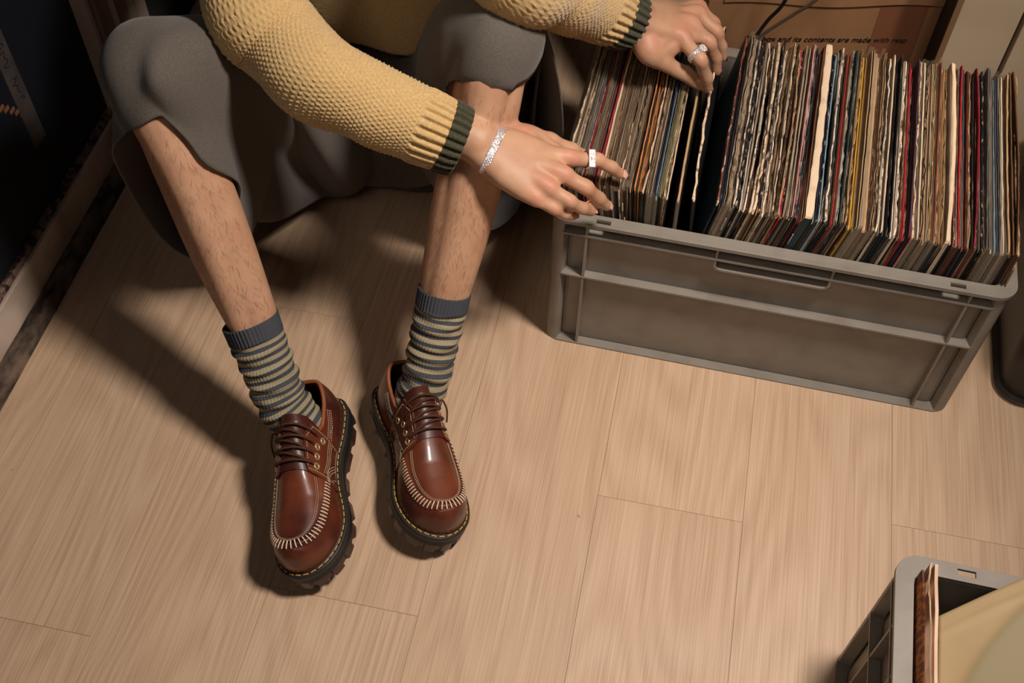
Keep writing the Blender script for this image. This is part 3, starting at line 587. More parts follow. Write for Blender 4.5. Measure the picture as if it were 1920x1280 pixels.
# left of the picture = a, right of the picture = b
K_a, H_a = (-0.6217, 0.9012, 0.4950), (-.56, 1.27, .15)
K_b, H_b = (-0.2453, 1.0513, 0.4900), (-.365, 1.34, .15)
FOOT_A = dict(heel=(-.415, .796), toe=(-.355, .522), mirror=True, roll=17, ys=.91)
FOOT_B = dict(heel=(-.376, .858), toe=(-.216, .607), mirror=False, roll=15, ys=.87)
def foot_matrix(F):
    h, t = Vector((*F['heel'], 0)), Vector((*F['toe'], 0)); d = (t - h).normalized()
    n = Vector((-d.y, d.x, 0)) if F['mirror'] else Vector((d.y, -d.x, 0))   # medial side
    YS = F['ys']; h = t - d * .3 * YS     # shoe length factor
    # local x = medial, y = toe, z = up
    Mx = Matrix(((n.x * .955, d.x * YS, 0, h.x), (n.y * .955, d.y * YS, 0, h.y), (0, 0, 1, 0), (0, 0, 0, 1)))
    a = R(F['roll']); pv = -.046   # roll about the outer edge: top goes to the outer side, inner edge lifts
    Rl = Matrix.Translation((pv, 0, 0)) @ Matrix(((math.cos(a), 0, -math.sin(a), 0), (0, 1, 0, 0), (math.sin(a), 0, math.cos(a), 0), (0, 0, 0, 1))) @ Matrix.Translation((-pv, 0, 0))
    return Mx @ Rl
MA, MB_ = foot_matrix(FOOT_A), foot_matrix(FOOT_B)
an_a = MA @ Vector((-.025, .072, .085)); an_b = MB_ @ Vector((-.014, .082, .085))

BM = MB()
def limb(pts, rad, n=26, k=20, flat=None, up=None):
    P = crs(pts, n); r = crs([(q,) for q in rad], n)[:, 0]
    BM.tube(P, list(r), k, flat=flat, up=up)
# torso, neck, head
limb([(-.465, 1.35, .13), (-.46, 1.38, .28), (-.44, 1.37, .46), (-.415, 1.34, .64), (-.41, 1.315, .74)], [.125, .115, .12, .13, .085], flat=.75, up=(1, 0, 0))
limb([(-.41, 1.315, .72), (-.405, 1.29, .80), (-.40, 1.265, .86)], [.062, .055, .056])
limb([H_a, (-.515, 1.34, .16)], [.11, .12]); limb([H_b, (-.42, 1.36, .16)], [.11, .12])
for sx, sh in ((-1, (-.595, 1.285, .70)), (1, (-.225, 1.345, .72))): limb([(-.41 + .06 * sx, 1.325, .74), sh], [.06, .052])
# head: skull, jaw, nose, ears
HC = Vector((-.395, 1.235, .945)); fwd = Vector((.22, -.72, -.62)).normalized(); rt = fwd.cross(Vector((0, 0, 1))).normalized(); hup = rt.cross(fwd)
def hp(a, b, c): return HC + rt * a + fwd * b + hup * c
limb([hp(0, -.050, .030), hp(0, -.01, .038), hp(0, .028, .024)], [.070, .075, .066], 10)
limb([hp(0, .010, -.025), hp(0, .048, -.062), hp(0, .066, -.094)], [.058, .046, .022], 12)
limb([hp(0, .085, .020), hp(0, .094, .004), hp(0, .104, -.018)], [.008, .0085, .0105], 10)
limb([hp(-.011, .094, -.022), hp(.011, .094, -.022)], [.008, .008], 6)
limb([hp(-.020, .080, -.051), hp(0, .088, -.049), hp(.020, .080, -.051)], [.004, .0058, .004], 10)
limb([hp(-.017, .078, -.058), hp(0, .087, -.058), hp(.017, .078, -.058)], [.004, .0062, .004], 10)
limb([hp(-.042, .066, .026), hp(0, .084, .026), hp(.042, .066, .026)], [.012, .013, .012], 10)
for q in (-1, 1):
    limb([hp(.078 * q, -.005, .012), hp(.083 * q, -.012, -.022)], [.014, .010], 6)
    limb([hp(.024 * q, .076, .006), hp(.034 * q, .074, .006), hp(.043 * q, .068, .004)], [.0095, .0115, .009], 8)
    limb([hp(.036 * q, .058, -.028), hp(.046 * q, .045, -.020)], [.020, .018], 8)
# legs
def leg(H, K, an, side):
    H, K, A = Vector(H), Vector(K), Vector(an)
    limb([H, H.lerp(K, .5) + Vector((0, 0, .012)), K], [.095, .072, .050])
    d = (A - K).normalized(); back = Vector((0, 1, .0)); back = (back - d * back.dot(d)).normalized(); out = d.cross(back); side_ = -1 if K.x < -.4 else 0
    lat_ = Vector((-.010, 0, 0)) if K.x < -.4 else Vector((0, 0, 0))
    L = (A - K).length
    pts = [K, K.lerp(A, .13) + back * .008 + lat_ * .6, K.lerp(A, .30) + back * .014 + lat_, K.lerp(A, .5) + back * .011 + lat_ * .7, K.lerp(A, .72) + back * .006, K.lerp(A, .9), A]
    limb(pts, [.039, .0425, .0425, .040, .0315, .0275, .0265], 34, 24)
    limb([K + back * -.02, K.lerp(A, .10) - back * .022, K.lerp(A, .3) - back * .014, K.lerp(A, .7) - back * .012, A - back * .008], [.036, .030, .024, .019, .018], 24, 16)
leg(H_a, K_a, an_a, 1); leg(H_b, K_b, an_b, 1)
for Mf, an in ((MA, an_a), (MB_, an_b)):
    limb([an, Mf @ Vector((-.010, .079, .072)), Mf @ Vector((-.003, .10, .058)), Mf @ Vector((.003, .17, .054)), Mf @ Vector((.004, .23, .052))], [.0255, .024, .020, .014, .010], 16, 16)
# arms
SH_a, EL_a, WR_a = (-.595, 1.285, .70), (-0.5148, 0.9778, 0.5000), (-0.2492, 0.9557, 0.4180)
SH_b, EL_b, WR_b = (-.225, 1.345, .72), (-.335, 1.19, .575), (-0.0997, 1.2154, 0.4280)
limb([SH_a, Vector(SH_a).lerp(Vector(EL_a), .5), EL_a], [.05, .043, .038]); limb([SH_b, Vector(SH_b).lerp(Vector(EL_b), .5), EL_b], [.05, .043, .038])
limb([EL_a, Vector(EL_a).lerp(Vector(WR_a), .35), Vector(WR_a).lerp(Vector(EL_a), .12), WR_a], [.040, .038, .0285, .0270], up=(.2, -.6, .8), flat=1.0)
limb([EL_b, Vector(EL_b).lerp(Vector(WR_b), .35), Vector(WR_b).lerp(Vector(EL_b), .12), WR_b], [.040, .038, .0285, .0265], up=(.2, -.6, .8), flat=1.0)
# hands: joints from knuckle to tip for each finger
HAND_A = dict(
 index=[(-0.1411, 0.9853, 0.3850), (-0.1078, 1.0042, 0.3720), (-0.0895, 1.0098, 0.3580), (-0.0770, 1.0158, 0.3430)],
 middle=[(-0.1431, 0.9558, 0.3860), (-0.1125, 0.9544, 0.3720), (-0.0969, 0.9665, 0.3450), (-0.0870, 0.9782, 0.3220)],
 ring=[(-0.1566, 0.9327, 0.3840), (-0.1286, 0.9298, 0.3700), (-0.1133, 0.9431, 0.3470), (-0.1034, 0.9629, 0.3240)],
 little=[(-0.1689, 0.9213, 0.3760), (-0.1439, 0.9203, 0.3620), (-0.1326, 0.9303, 0.3450), (-0.1234, 0.9460, 0.3280)],
 thumb=[(-0.2046, 0.9971, 0.3960), (-0.1706, 1.0131, 0.3800), (-0.1431, 1.0226, 0.3620), (-0.1281, 1.0364, 0.3440)])
HAND_B = dict(
 index=[(-0.0385, 1.2176, 0.4080), (-0.0076, 1.1931, 0.3960), (0.0051, 1.2007, 0.3620), (0.0103, 1.2064, 0.3380)],
 middle=[(-0.0307, 1.2489, 0.4080), (-0.0002, 1.2354, 0.3920), (0.0123, 1.2425, 0.3620), (0.0171, 1.2437, 0.3400)],
 ring=[(-0.0245, 1.2820, 0.4000), (0.0069, 1.2703, 0.3840), (0.0172, 1.2714, 0.3600), (0.0216, 1.2720, 0.3420)],
 little=[(-0.0253, 1.3134, 0.3880), (0.0020, 1.3115, 0.3660), (0.0124, 1.3153, 0.3450), (0.0165, 1.3141, 0.3300)],
 thumb=[(-0.0767, 1.1948, 0.4020), (-0.0553, 1.1968, 0.3800), (-0.0228, 1.2052, 0.3580), (-0.0007, 1.2102, 0.3400)])
FR = dict(index=(.0115, .0094, .0084, .0068), middle=(.0118, .0096, .0086, .0070), ring=(.0112, .0090, .0080, .0066), little=(.0100, .0080, .0070, .0058), thumb=(.0150, .0122, .0106, .0080))
KN = []
def hand(Hd, WR, EL):
    W = Vector(WR); ax = (W - Vector(EL)).normalized()
    allk = [Vector(Hd[f][0]) for f in ('index', 'middle', 'ring', 'little')]
    side = (allk[0] - allk[3]).normalized(); nrm = side.cross((sum(allk, Vector()) / 4 - W).normalized()).normalized()
    if nrm.z < 0: nrm = -nrm
    for f, J in Hd.items():
        J = [Vector(q) for q in J]; r = FR[f]
        # rows of extra points give each joint a slight swelling
        pts, rad = [], []
        root = W.lerp(J[0], .35) if f != 'thumb' else W.lerp(J[0], .45)
        pts += [root, root.lerp(J[0], .6)]; rad += [r[0] * .9, r[0] * .95]
        for i in range(3):
            a, b = J[i], J[i + 1]
            pts += [a + nrm * (.0018 if i == 0 else .0008), a.lerp(b, .35) - nrm * .0004, a.lerp(b, .7) - nrm * .0004]
            rad += [r[i] * (1.06 if i else 1.02), (r[i] * .62 + r[i + 1] * .38) * (.94 if i < 2 else 1.0), (r[i] * .3 + r[i + 1] * .7) * (.96 if i < 2 else 1.02)]
        pts.append(J[3]); rad.append(r[3])
        limb(pts, rad, 34, 14)
        KN.append((J[0] + nrm * .008, .016)); KN.append((J[1], .011)); KN.append((J[3], .010))
    # palm: sections from the wrist to the knuckles
    rings = []; mid = sum(allk, Vector()) / 4
    secs = [(-.16, .027, .0205), (.0, .0275, .0205), (.18, .0315, .0215), (.42, .0385, .0200), (.7, .0420, .0178), (.94, .0425, .0132), (1.05, .039, .0085)]
    e0 = side
    for t, hw, ht in secs:
        c = W.lerp(mid, t) - nrm * (.0045 if t > 0 else .001); fx = (mid - W).normalized(); sx = (side - fx * side.dot(fx)).normalized(); nz = sx.cross(fx).normalized()
        if nz.z < 0: nz = -nz
        # sections twist from the wrist to the row of knuckles
        rr = []
        for k in range(24):
            a = 2 * math.pi * k / 24; cs, sn = math.cos(a), math.sin(a)
            rr.append(c + sx * (hw * math.copysign(abs(cs) ** .8, cs)) + nz * (ht * math.copysign(abs(sn) ** .8, sn)))
        rings.append(rr)
    R2 = []
    for a, b in zip(rings[:-1], rings[1:]):
        for q in range(4): R2.append([p.lerp(s, q / 4) for p, s in zip(a, b)])
    R2.append(rings[-1]); BM.loft(R2)
    # web and ball of the thumb
    T = [Vector(q) for q in Hd['thumb']]
    limb([W.lerp(mid, .12) - nrm * .006, T[0] - nrm * .003, T[0].lerp(T[1], .7) - nrm * .002], [.019, .0185, .0145], 12, 14)
    limb([T[0].lerp(T[1], .3), W.lerp(allk[0], .72) - nrm * .003], [.013, .0125], 8, 12)
    I = [Vector(q) for q in Hd['index']]
    limb([T[0].lerp(T[1], .8), I[0].lerp(I[1], .10) - nrm * .007], [.0095, .009], 8, 12)
    limb([T[0].lerp(T[1], .5), I[0] - nrm * .006], [.0125, .0105], 8, 12)
    return nrm
nA = hand(HAND_A, WR_a, EL_a); nB = hand(HAND_B, WR_b, EL_b)

# one continuous skin: union by voxel remesh, then smooth
bo = obj('body', BM, SKIN, loc=PO)
rm = bo.modifiers.new('remesh', 'REMESH'); rm.mode = 'VOXEL'; rm.voxel_size = .0026
sm = bo.modifiers.new('smooth', 'SMOOTH'); sm.factor = .5; sm.iterations = 5
dg = bpy.context.evaluated_depsgraph_get()
me = bpy.data.meshes.new_from_object(bo.evaluated_get(dg)); bo.modifiers.clear(); bo.data = me
bo.parent = person; bo.location = (0, 0, 0)
me.polygons.foreach_set('use_smooth', [True] * len(me.polygons))
me.materials.clear(); me.materials.append(SKIN)
# redder knuckles and fingertips: real pigment stored as a point attribute
co = np.empty(len(me.vertices) * 3); me.vertices.foreach_get('co', co); co = co.reshape(-1, 3) + np.array(PO)
red = np.zeros(len(co))
for p, r in KN: red = np.maximum(red, np.exp(-((co - np.array(p)) ** 2).sum(1) / (2 * (r * .7) ** 2)))
at = me.attributes.new('flush', 'FLOAT', 'POINT'); at.data.foreach_set('value', red)
nt = SKIN.node_tree; N = nt.nodes; b_ = N['Principled BSDF']; src = b_.inputs['Base Color'].links[0].from_socket
an_ = N.new('ShaderNodeAttribute'); an_.attribute_name = 'flush'; mx = N.new('ShaderNodeMixRGB'); ml = N.new('ShaderNodeMath'); ml.operation = 'MULTIPLY'; ml.inputs[1].default_value = .38
nt.links.new(an_.outputs['Fac'], ml.inputs[0]); nt.links.new(ml.outputs[0], mx.inputs[0]); nt.links.new(src, mx.inputs[1]); mx.inputs[2].default_value = (*lin((214, 132, 112)), 1); nt.links.new(mx.outputs[0], b_.inputs['Base Color'])

# finger nails
def nail(J, nrm, r, twist=0):
    a, b = Vector(J[2]), Vector(J[3]); d = (b - a).normalized(); n = (nrm - d * nrm.dot(d)).normalized(); n = Quaternion(d, R(twist)) @ n; s = d.cross(n)
    c = b + d * (r * .25) + n * (r * .62); mb = MB(); rings = []
    for i in range(7):
        v = -1 + 2 * i / 6; rw = []
        for j in range(9):
            u = -1 + 2 * j / 8; wd = r * .78 * math.sqrt(max(0, 1 - abs(v) ** 3.2)) + .0002
            rw.append(c + d * (v * r * .85) + s * (u * wd) + n * (r * .36 * (1 - .75 * u * u) - r * .12 * max(0, v) ** 2))
        rings.append(rw)
    mb.loft(rings, False, False); low = [[p - n * .0012 for p in q] for q in rings]
    mb.loft([list(reversed(q)) for q in low], False, False)
    obj('fingernail', mb, NAIL, person, smooth=True)
for f in ('index', 'middle', 'ring', 'little'): nail(HAND_A[f], nA, FR[f][3], 0)
nail(HAND_B['thumb'], nB, FR['thumb'][3], 20)
for f in ('index', 'middle', 'ring'): nail(HAND_B[f], Vector((.6, .5, .4)), FR[f][3])

# body hair on the shins
hm = MB()
def hairs(K, A, n):
    K, A = Vector(K), Vector(A); d = (A - K).normalized(); back = Vector((0, 1, 0)); back = (back - d * back.dot(d)).normalized(); out = d.cross(back)
    from mathutils.bvhtree import BVHTree
    for _ in range(n):
        t = random.uniform(.12, .86); an = random.uniform(-1.9, 1.9); r0 = K.lerp(A, t); dr = (-back * math.cos(an) + out * math.sin(an)).normalized()
        h = bvh.ray_cast(r0 + dr * .12, -dr, .12)
        if h[0] is None or (h[0] - r0).length > .06: continue
        p, nn = h[0], h[1]
        l = random.uniform(.006, .014); sd = dr.cross(d) * random.uniform(-.7, .7) + d; sd = (sd - nn * sd.dot(nn)).normalized()
        p1 = p + sd * l * .5 + nn * .0014; p2 = p + sd * l + nn.cross(sd) * random.uniform(-.002, .002) + nn * .0016
        w_ = nn.cross(sd) * .00008
        hm.add([p - w_, p + w_, p1 + w_, p1 - w_, p2], [(0, 1, 2, 3), (3, 2, 4)])
from mathutils.bvhtree import BVHTree
bvh = BVHTree.FromPolygons([Vector(c) for c in co], [tuple(p.vertices) for p in me.polygons])
hairs(K_a, an_a, 900); hairs(K_b, an_b, 900)
obj('leg_hair', hm, HAIRM, person, kind='stuff', label='fine dark hair on both shins')
# lowered eyelids with lashes, brows and lips
for q in (-1, 1):
    obj('eyelash', MB().tube(crs([hp(.020 * q, .0835, -.001), hp(.033 * q, .0868, -.0035), hp(.047 * q, .0765, -.001)], 14), .0012, 6), HAIRM, person, smooth=True)
    obj('eyebrow', MB().tube(crs([hp(.014 * q, .0955, .030), hp(.032 * q, .0900, .036), hp(.050 * q, .0740, .031)], 14), [.0022 + .0012 * math.sin(math.pi * k / 13) for k in range(14)], 8), HAIRM, person, smooth=True)
obj('mouth_line', MB().tube(crs([hp(-.021, .0825, -.0545), hp(-.007, .0915, -.0535), hp(.007, .0915, -.0535), hp(.021, .0825, -.0545)], 16), .0011, 6), mat('lip_line', (120, 62, 54), .5), person, smooth=True)
# hair on the head
hh = MB()
rings = []
for i in range(12):
    a = math.pi * i / 11; rings.append([hp((.092 + .004 * math.sin(t * 23)) * math.sin(a) * math.cos(t), -.020 + .104 * math.sin(a) * math.sin(t) + .003 * math.sin(t * 31 + a * 5), .044 + .092 * math.cos(a)) for t in np.linspace(math.pi * .86, math.pi * 2.14, 70)])
hh.loft(rings, False, False)
ho = obj('hair', hh, mat('dark_hair', (38, 28, 24), .6, (56, 40, 32), 90, .7, .5, 200), person, smooth=True); q = ho.modifiers.new('solid', 'SOLIDIFY'); q.thickness = .012; q.offset = -1

# ------------------------------------------------------------------ sweater
def knit_sleeve(path, rad, cuff0, cuff1, mb, cuffmb, n=260, k=220, updir=(0, .3, .9), flat=1.0, wrinkle=1):
    """sleeve surface with knitted relief: seed stitch on the arm, ribs on the cuff"""
    P = crs(path, n); r = crs([(q,) for q in rad], n)[:, 0]
    d = np.gradient(P, axis=0); ln = np.linalg.norm(d, axis=1); T = d / ln[:, None]; s = np.concatenate([[0], np.cumsum(np.linalg.norm(np.diff(P, axis=0), axis=1))]); s_end = s[-1]
    u = np.array(updir, float); X = []; 
    x = u - T[0] * u.dot(T[0])
    for i in range(n): x = x - T[i] * x.dot(T[i]); x /= np.linalg.norm(x); X.append(x.copy())
    X = np.array(X); Y = np.cross(T, X)
    th = np.linspace(0, 2 * np.pi, k, endpoint=False)
    S_, TH = np.meshgrid(s, th, indexing='ij')
    dist = s_end - S_           # distance to the hand end
    rib = np.clip((cuff0 - dist) / .008, 0, 1)
    nr = 26
    ribs = (.0021 * np.clip(np.cos(TH * nr) * 1.6, -1, 1)) * rib
    ribs += rib * .0007 * np.abs(np.sin(S_ * 2 * np.pi / .0042)) * (np.cos(TH * nr) > 0)
    a = TH * nr * .5 * 2; rowp = .0049
    rw = S_ / rowp; ri = np.floor(rw)
    seed = np.maximum(0, np.sin((rw - ri) * np.pi)) ** .8 * np.maximum(0, np.cos(TH * 52 + np.pi * (ri % 2))) ** 1.0
    seed = (.0016 * seed + .0005 * np.sin(S_ * 2 * np.pi / .0036 + np.cos(TH * nr * 2))) * (1 - rib)
    wr = wrinkle * .0028 * np.sin(S_ * 70 + 1.2 * np.sin(TH * 2) + .6) * np.clip(np.sin(TH * 1 + .6), 0, 1) * np.clip((dist - .06) / .05, 0, 1)
    rr = r[:, None] + ribs + seed + wr + np.random.normal(0, .00022, S_.shape)
    pts = P[:, None, :] + X[:, None, :] * (rr * np.cos(TH))[..., None] + Y[:, None, :] * (rr * flat * np.sin(TH))[..., None]
    icut = int(np.searchsorted(-dist[:, 0], -cuff1))
    def grid(G, target, cap=False):
        a_, b_ = G.shape[:2]; v = G.reshape(-1, 3).tolist(); f = []
        for i in range(a_ - 1):
            for j in range(b_): f.append((i * b_ + j, i * b_ + (j + 1) % b_, (i + 1) * b_ + (j + 1) % b_, (i + 1) * b_ + j))
        target.add(v, f)
    grid(pts[:icut + 1], mb)
    # cuff band: slightly larger, with a turned-in edge
    cb = pts[icut:].copy(); cc = P[icut:, None, :]; m_ = cb.shape[0]
    lob = 1.035 + .02 * np.sin(np.linspace(0, np.pi, m_))[:, None, None]
    cb = cc + (cb - cc) * lob
    e = cb[-1]; c = P[-1]; t = T[-1]
    extra = [e * 1 + t * .0015, c + (e - c) * .96 + t * .0022, c + (e - c) * .88 + t * .001, c + (e - c) * .84 - t * .006, c + (e - c) * .82 - t * .022]
    first = [cc[0, 0] + (cb[0] - cc[0]) * .94]
    grid(np.concatenate([np.array([first[0]]), cb, np.array(extra)]), cuffmb)
SW = MB(); CA = MB(); CB = MB()
knit_sleeve([(-.52, 1.31, .715), SH_a, (-.585, 1.20, .645), (-.570, 1.12, .60), (-0.5252, 0.9955, 0.5450), (-0.4885, 0.9714, 0.5100), (-0.4281, 0.9354, 0.4920), (-0.3651, 0.9318, 0.4700), (-0.3029, 0.9333, 0.4460), (-0.2642, 0.9362, 0.4300)],
            [.075, .086, .078, .066, .0580, .0540, .0505, .0465, .0430, .0375], .058, .0215, SW, CA, n=430, k=300, updir=(.2, -.5, .85))
knit_sleeve([(-.30, 1.335, .735), SH_b, (-.265, 1.30, .67), (-.31, 1.25, .63), (-0.2368, 1.0818, 0.5850), (-0.1930, 1.1220, 0.5300), (-0.1530, 1.1719, 0.4750), (-0.1061, 1.1974, 0.4370)],
            [.078, .088, .079, .068, .060, .053, .047, .0365], .055, .0215, SW, CB, n=300, k=260, updir=(.2, -.5, .85))
# trunk of the sweater with the same relief
rings = []; nt_ = 240
tp = crs([(-.468, 1.365, .300), (-.468, 1.36, .312), (-.466, 1.355, .33), (-.455, 1.35, .40), (-.44, 1.355, .50), (-.42, 1.335, .62), (-.41, 1.32, .72), (-.405, 1.305, .785)], 150)
tw = crs([(.150, .108), (.176, .128), (.182, .134), (.18, .125), (.178, .118), (.186, .118), (.188, .112), (.086, .080)], 150)
for i in range(150):
    rr = []
    for j in range(nt_):
        a = 2 * math.pi * j / nt_; s_ = i * .0042; ri = math.floor(s_ / .0066)
        bmp = .0018 * max(0, math.sin((s_ / .0066 - ri) * math.pi)) * max(0, math.cos(a * 62 + math.pi * (ri % 2)))
        fold = .010 * math.sin(a * 9 + s_ * 8) * max(0, 1 - s_ / .3)
        if i < 10: bmp = .0015 * math.cos(a * 90)
        cx, cy = math.cos(a), math.sin(a)
        rr.append((tp[i][0] + (tw[i][0] + bmp + fold) * cx, tp[i][1] + (tw[i][1] + bmp + fold) * cy, tp[i][2] + .02 * cy * (1 if i < 40 else 0)))
    rings.append(rr)
SW.loft(rings, True, False)
sweater = obj('sweater', SW, YARN, person, smooth=True, label='mustard yellow chunky knitted sweater')
obj('cuff', CA, GREEN_YARN, sweater, smooth=True, label='dark green ribbed cuff at the lower hand')
obj('cuff', CB, GREEN_YARN, sweater, smooth=True, label='dark green ribbed cuff at the upper hand')
# loose fibres
fm = MB(); vs = SW.v
for _ in range(3500):
    i = random.randrange(len(vs)); p = Vector(vs[i])
    if p.y > 1.3: continue
    d = Vector((random.gauss(0, 1), random.gauss(0, 1), random.gauss(0, 1))).normalized(); l = random.uniform(.003, .008)
    q = p + d * l; w_ = Vector((d.y, -d.x, .1)).normalized() * .00007
    fm.add([p - w_, p + w_, q], [(0, 1, 2)])
obj('yarn_fuzz', fm, YARN, sweater, kind='stuff')

def clear_skin(V, margin, reach):
    V = V.copy()
    for i, q in enumerate(V):
        l_, n_, _i, d_ = bvh.find_nearest(q, reach)
        if l_ is None: continue
        sgn = (Vector(q) - l_).dot(n_)
        if sgn < margin: V[i] = l_ + n_ * margin
    return V
# ------------------------------------------------------------------ wide grey shorts
def cloth_from_loops(loops, nu=72, nv=60):
    Lp = np.array([crs(l, nu, True) for l in loops])
    return np.array([crs(Lp[:, j], nv) for j in range(nu)]).transpose(1, 0, 2)
SK = MB(); GRIDS = []
VALLEYS = [((-0.6235, 0.8998, 0.5300), (-0.6174, 0.8464, 0.4550), .012, .012), ((-0.6557, 0.9154, 0.5000), (-0.6407, 0.8480, 0.4400), .012, -.012), ((-0.5944, 0.8861, 0.5500), (-0.5794, 0.8366, 0.5000), .013, -.010), ((-0.5633, 0.8938, 0.5500), (-0.5432, 0.8938, 0.4200), .013, .010), ((-0.5445, 0.9113, 0.5400), (-0.5462, 0.9441, 0.4000), .013, -.006), ((-0.2396, 1.0756, 0.5250), (-0.2288, 1.0485, 0.4700), .011, .014), ((-0.2239, 1.1031, 0.5000), (-0.2207, 1.0909, 0.4500), .010, -.008), ((-0.2532, 1.0518, 0.5400), (-0.2493, 1.0162, 0.4800), .012, -.008), ((-0.2777, 1.0558, 0.5400), (-0.2860, 1.0244, 0.4700), .012, .012), ((-0.3113, 1.0814, 0.5000), (-0.3179, 1.0231, 0.4400), .012, -.008)]
def add_grid(G, closed):
    a_, b_ = G.shape[:2]; f = []; GRIDS.append((len(SK.v), (a_, b_), closed))
    for i in range(a_ - 1):
        for j in range(b_ if closed else b_ - 1): f.append((i * b_ + j, i * b_ + (j + 1) % b_, (i + 1) * b_ + (j + 1) % b_, (i + 1) * b_ + j))
    SK.add(G.reshape(-1, 3).tolist(), f)
hem_a = [(-0.5945, 0.8506, 0.4900), (-0.6134, 0.8505, 0.4620), (-0.6369, 0.8426, 0.4400), (-0.6721, 0.8509, 0.4150), (-0.6927, 0.8741, 0.3600), (-0.7138, 0.9069, 0.2800), (-0.7143, 0.9210, 0.2000), (-0.6858, 0.9184, 0.1250), (-0.6396, 0.9365, 0.1100), (-0.5979, 0.9416, 0.1250), (-0.5736, 0.9369, 0.1600), (-0.5556, 0.9094, 0.2300), (-0.5411, 0.8700, 0.3150), (-0.5541, 0.8566, 0.3780), (-0.5715, 0.8510, 0.4250), (-0.5790, 0.8459, 0.4720)]
# seven loops from the hip to just before the hem, same point order (front top, left ..., bottom, ..., right)
kn_a = [(-0.5829, 0.8437, 0.5350), (-0.6030, 0.8478, 0.5200), (-0.6361, 0.8660, 0.4900), (-0.6693, 0.8848, 0.4550), (-0.6989, 0.9081, 0.3900), (-0.7230, 0.9397, 0.3000), (-0.7206, 0.9589, 0.2000), (-0.7006, 0.9746, 0.1100), (-0.6461, 0.9736, 0.0900), (-0.6087, 0.9968, 0.1100), (-0.5796, 1.0000, 0.1600), (-0.5563, 0.9753, 0.2500), (-0.5429, 0.9368, 0.3350), (-0.5430, 0.8993, 0.4150), (-0.5523, 0.8718, 0.4750), (-0.5656, 0.8525, 0.5200)]
k2_a = [(-0.5834, 0.8858, 0.5560), (-0.6076, 0.8874, 0.5450), (-0.6365, 0.8998, 0.5200), (-0.6726, 0.9167, 0.4800), (-0.7029, 0.9355, 0.4000), (-0.7285, 0.9805, 0.2800), (-0.7279, 1.0184, 0.1600), (-0.7042, 1.0442, 0.0700), (-0.6588, 1.0626, 0.0500), (-0.6188, 1.0821, 0.0700), (-0.5915, 1.0815, 0.1300), (-0.5632, 1.0421, 0.2400), (-0.5459, 0.9958, 0.3450), (-0.5396, 0.9507, 0.4300), (-0.5414, 0.9087, 0.5050), (-0.5604, 0.8916, 0.5450)]
k3_a = [(-0.5899, 0.9259, 0.5480), (-0.6153, 0.9283, 0.5400), (-0.6469, 0.9435, 0.5150), (-0.6826, 0.9624, 0.4750), (-0.7154, 0.9854, 0.3900), (-0.7397, 1.0543, 0.2400), (-0.7400, 1.1004, 0.1100), (-0.7092, 1.1186, 0.0400), (-0.6607, 1.1281, 0.0300), (-0.6178, 1.1430, 0.0500), (-0.5920, 1.1380, 0.1200), (-0.5695, 1.1014, 0.2350), (-0.5551, 1.0570, 0.3450), (-0.5448, 1.0089, 0.4350), (-0.5456, 0.9608, 0.5050), (-0.5637, 0.9352, 0.5400)]
k4_a = [(-.595, 1.04, .475), (-.635, 1.04, .465), (-.675, 1.04, .43), (-.70, 1.04, .36), (-.70, 1.05, .26), (-.69, 1.08, .14), (-.66, 1.12, .05), (-.62, 1.17, .02), (-.58, 1.18, .015), (-.54, 1.17, .03), (-.515, 1.13, .09), (-.50, 1.08, .18), (-.50, 1.045, .28), (-.52, 1.04, .37), (-.545, 1.04, .43), (-.57, 1.04, .465)]
k5_a = [(-.575, 1.17, .36), (-.62, 1.17, .35), (-.665, 1.17, .32), (-.69, 1.17, .26), (-.69, 1.18, .18), (-.68, 1.19, .10), (-.65, 1.2, .03), (-.61, 1.2, .01), (-.56, 1.2, .01), (-.51, 1.2, .02), (-.48, 1.19, .06), (-.475, 1.18, .13), (-.48, 1.175, .21), (-.495, 1.17, .28), (-.52, 1.17, .33), (-.55, 1.17, .355)]
k6_a = [(x, y + .14, z * .75 + .01) for x, y, z in k5_a]
GA_ = cloth_from_loops([k6_a, k5_a, k4_a, k3_a, k2_a, kn_a, hem_a]); add_grid(GA_, True)
hem_b = [(-0.2478, 1.0370, 0.4850), (-0.2609, 1.0235, 0.4660), (-0.2821, 1.0219, 0.4400), (-0.3036, 1.0227, 0.4050), (-0.3212, 1.0467, 0.3300), (-0.3313, 1.0771, 0.2400), (-0.3252, 1.0930, 0.1500), (-0.2908, 1.0967, 0.0850), (-0.2563, 1.1186, 0.0800), (-0.2312, 1.1530, 0.1000), (-0.2233, 1.1839, 0.1400), (-0.2235, 1.1862, 0.2400), (-0.2185, 1.1574, 0.3300), (-0.2204, 1.1447, 0.4100), (-0.2293, 1.1107, 0.4550), (-0.2372, 1.0758, 0.4820)]
kn_b = [(-0.2428, 1.0161, 0.5300), (-0.2628, 1.0149, 0.5150), (-0.2881, 1.0168, 0.4900), (-0.3170, 1.0212, 0.4500), (-0.3455, 1.0591, 0.3600), (-0.3667, 1.1012, 0.2500), (-0.3708, 1.1264, 0.1500), (-0.3370, 1.1447, 0.0700), (-0.2934, 1.1743, 0.0500), (-0.2609, 1.2198, 0.0600), (-0.2397, 1.2567, 0.1000), (-0.2360, 1.2455, 0.2000), (-0.2301, 1.1894, 0.3100), (-0.2259, 1.1379, 0.4100), (-0.2262, 1.1093, 0.4550), (-0.2267, 1.0481, 0.5100)]
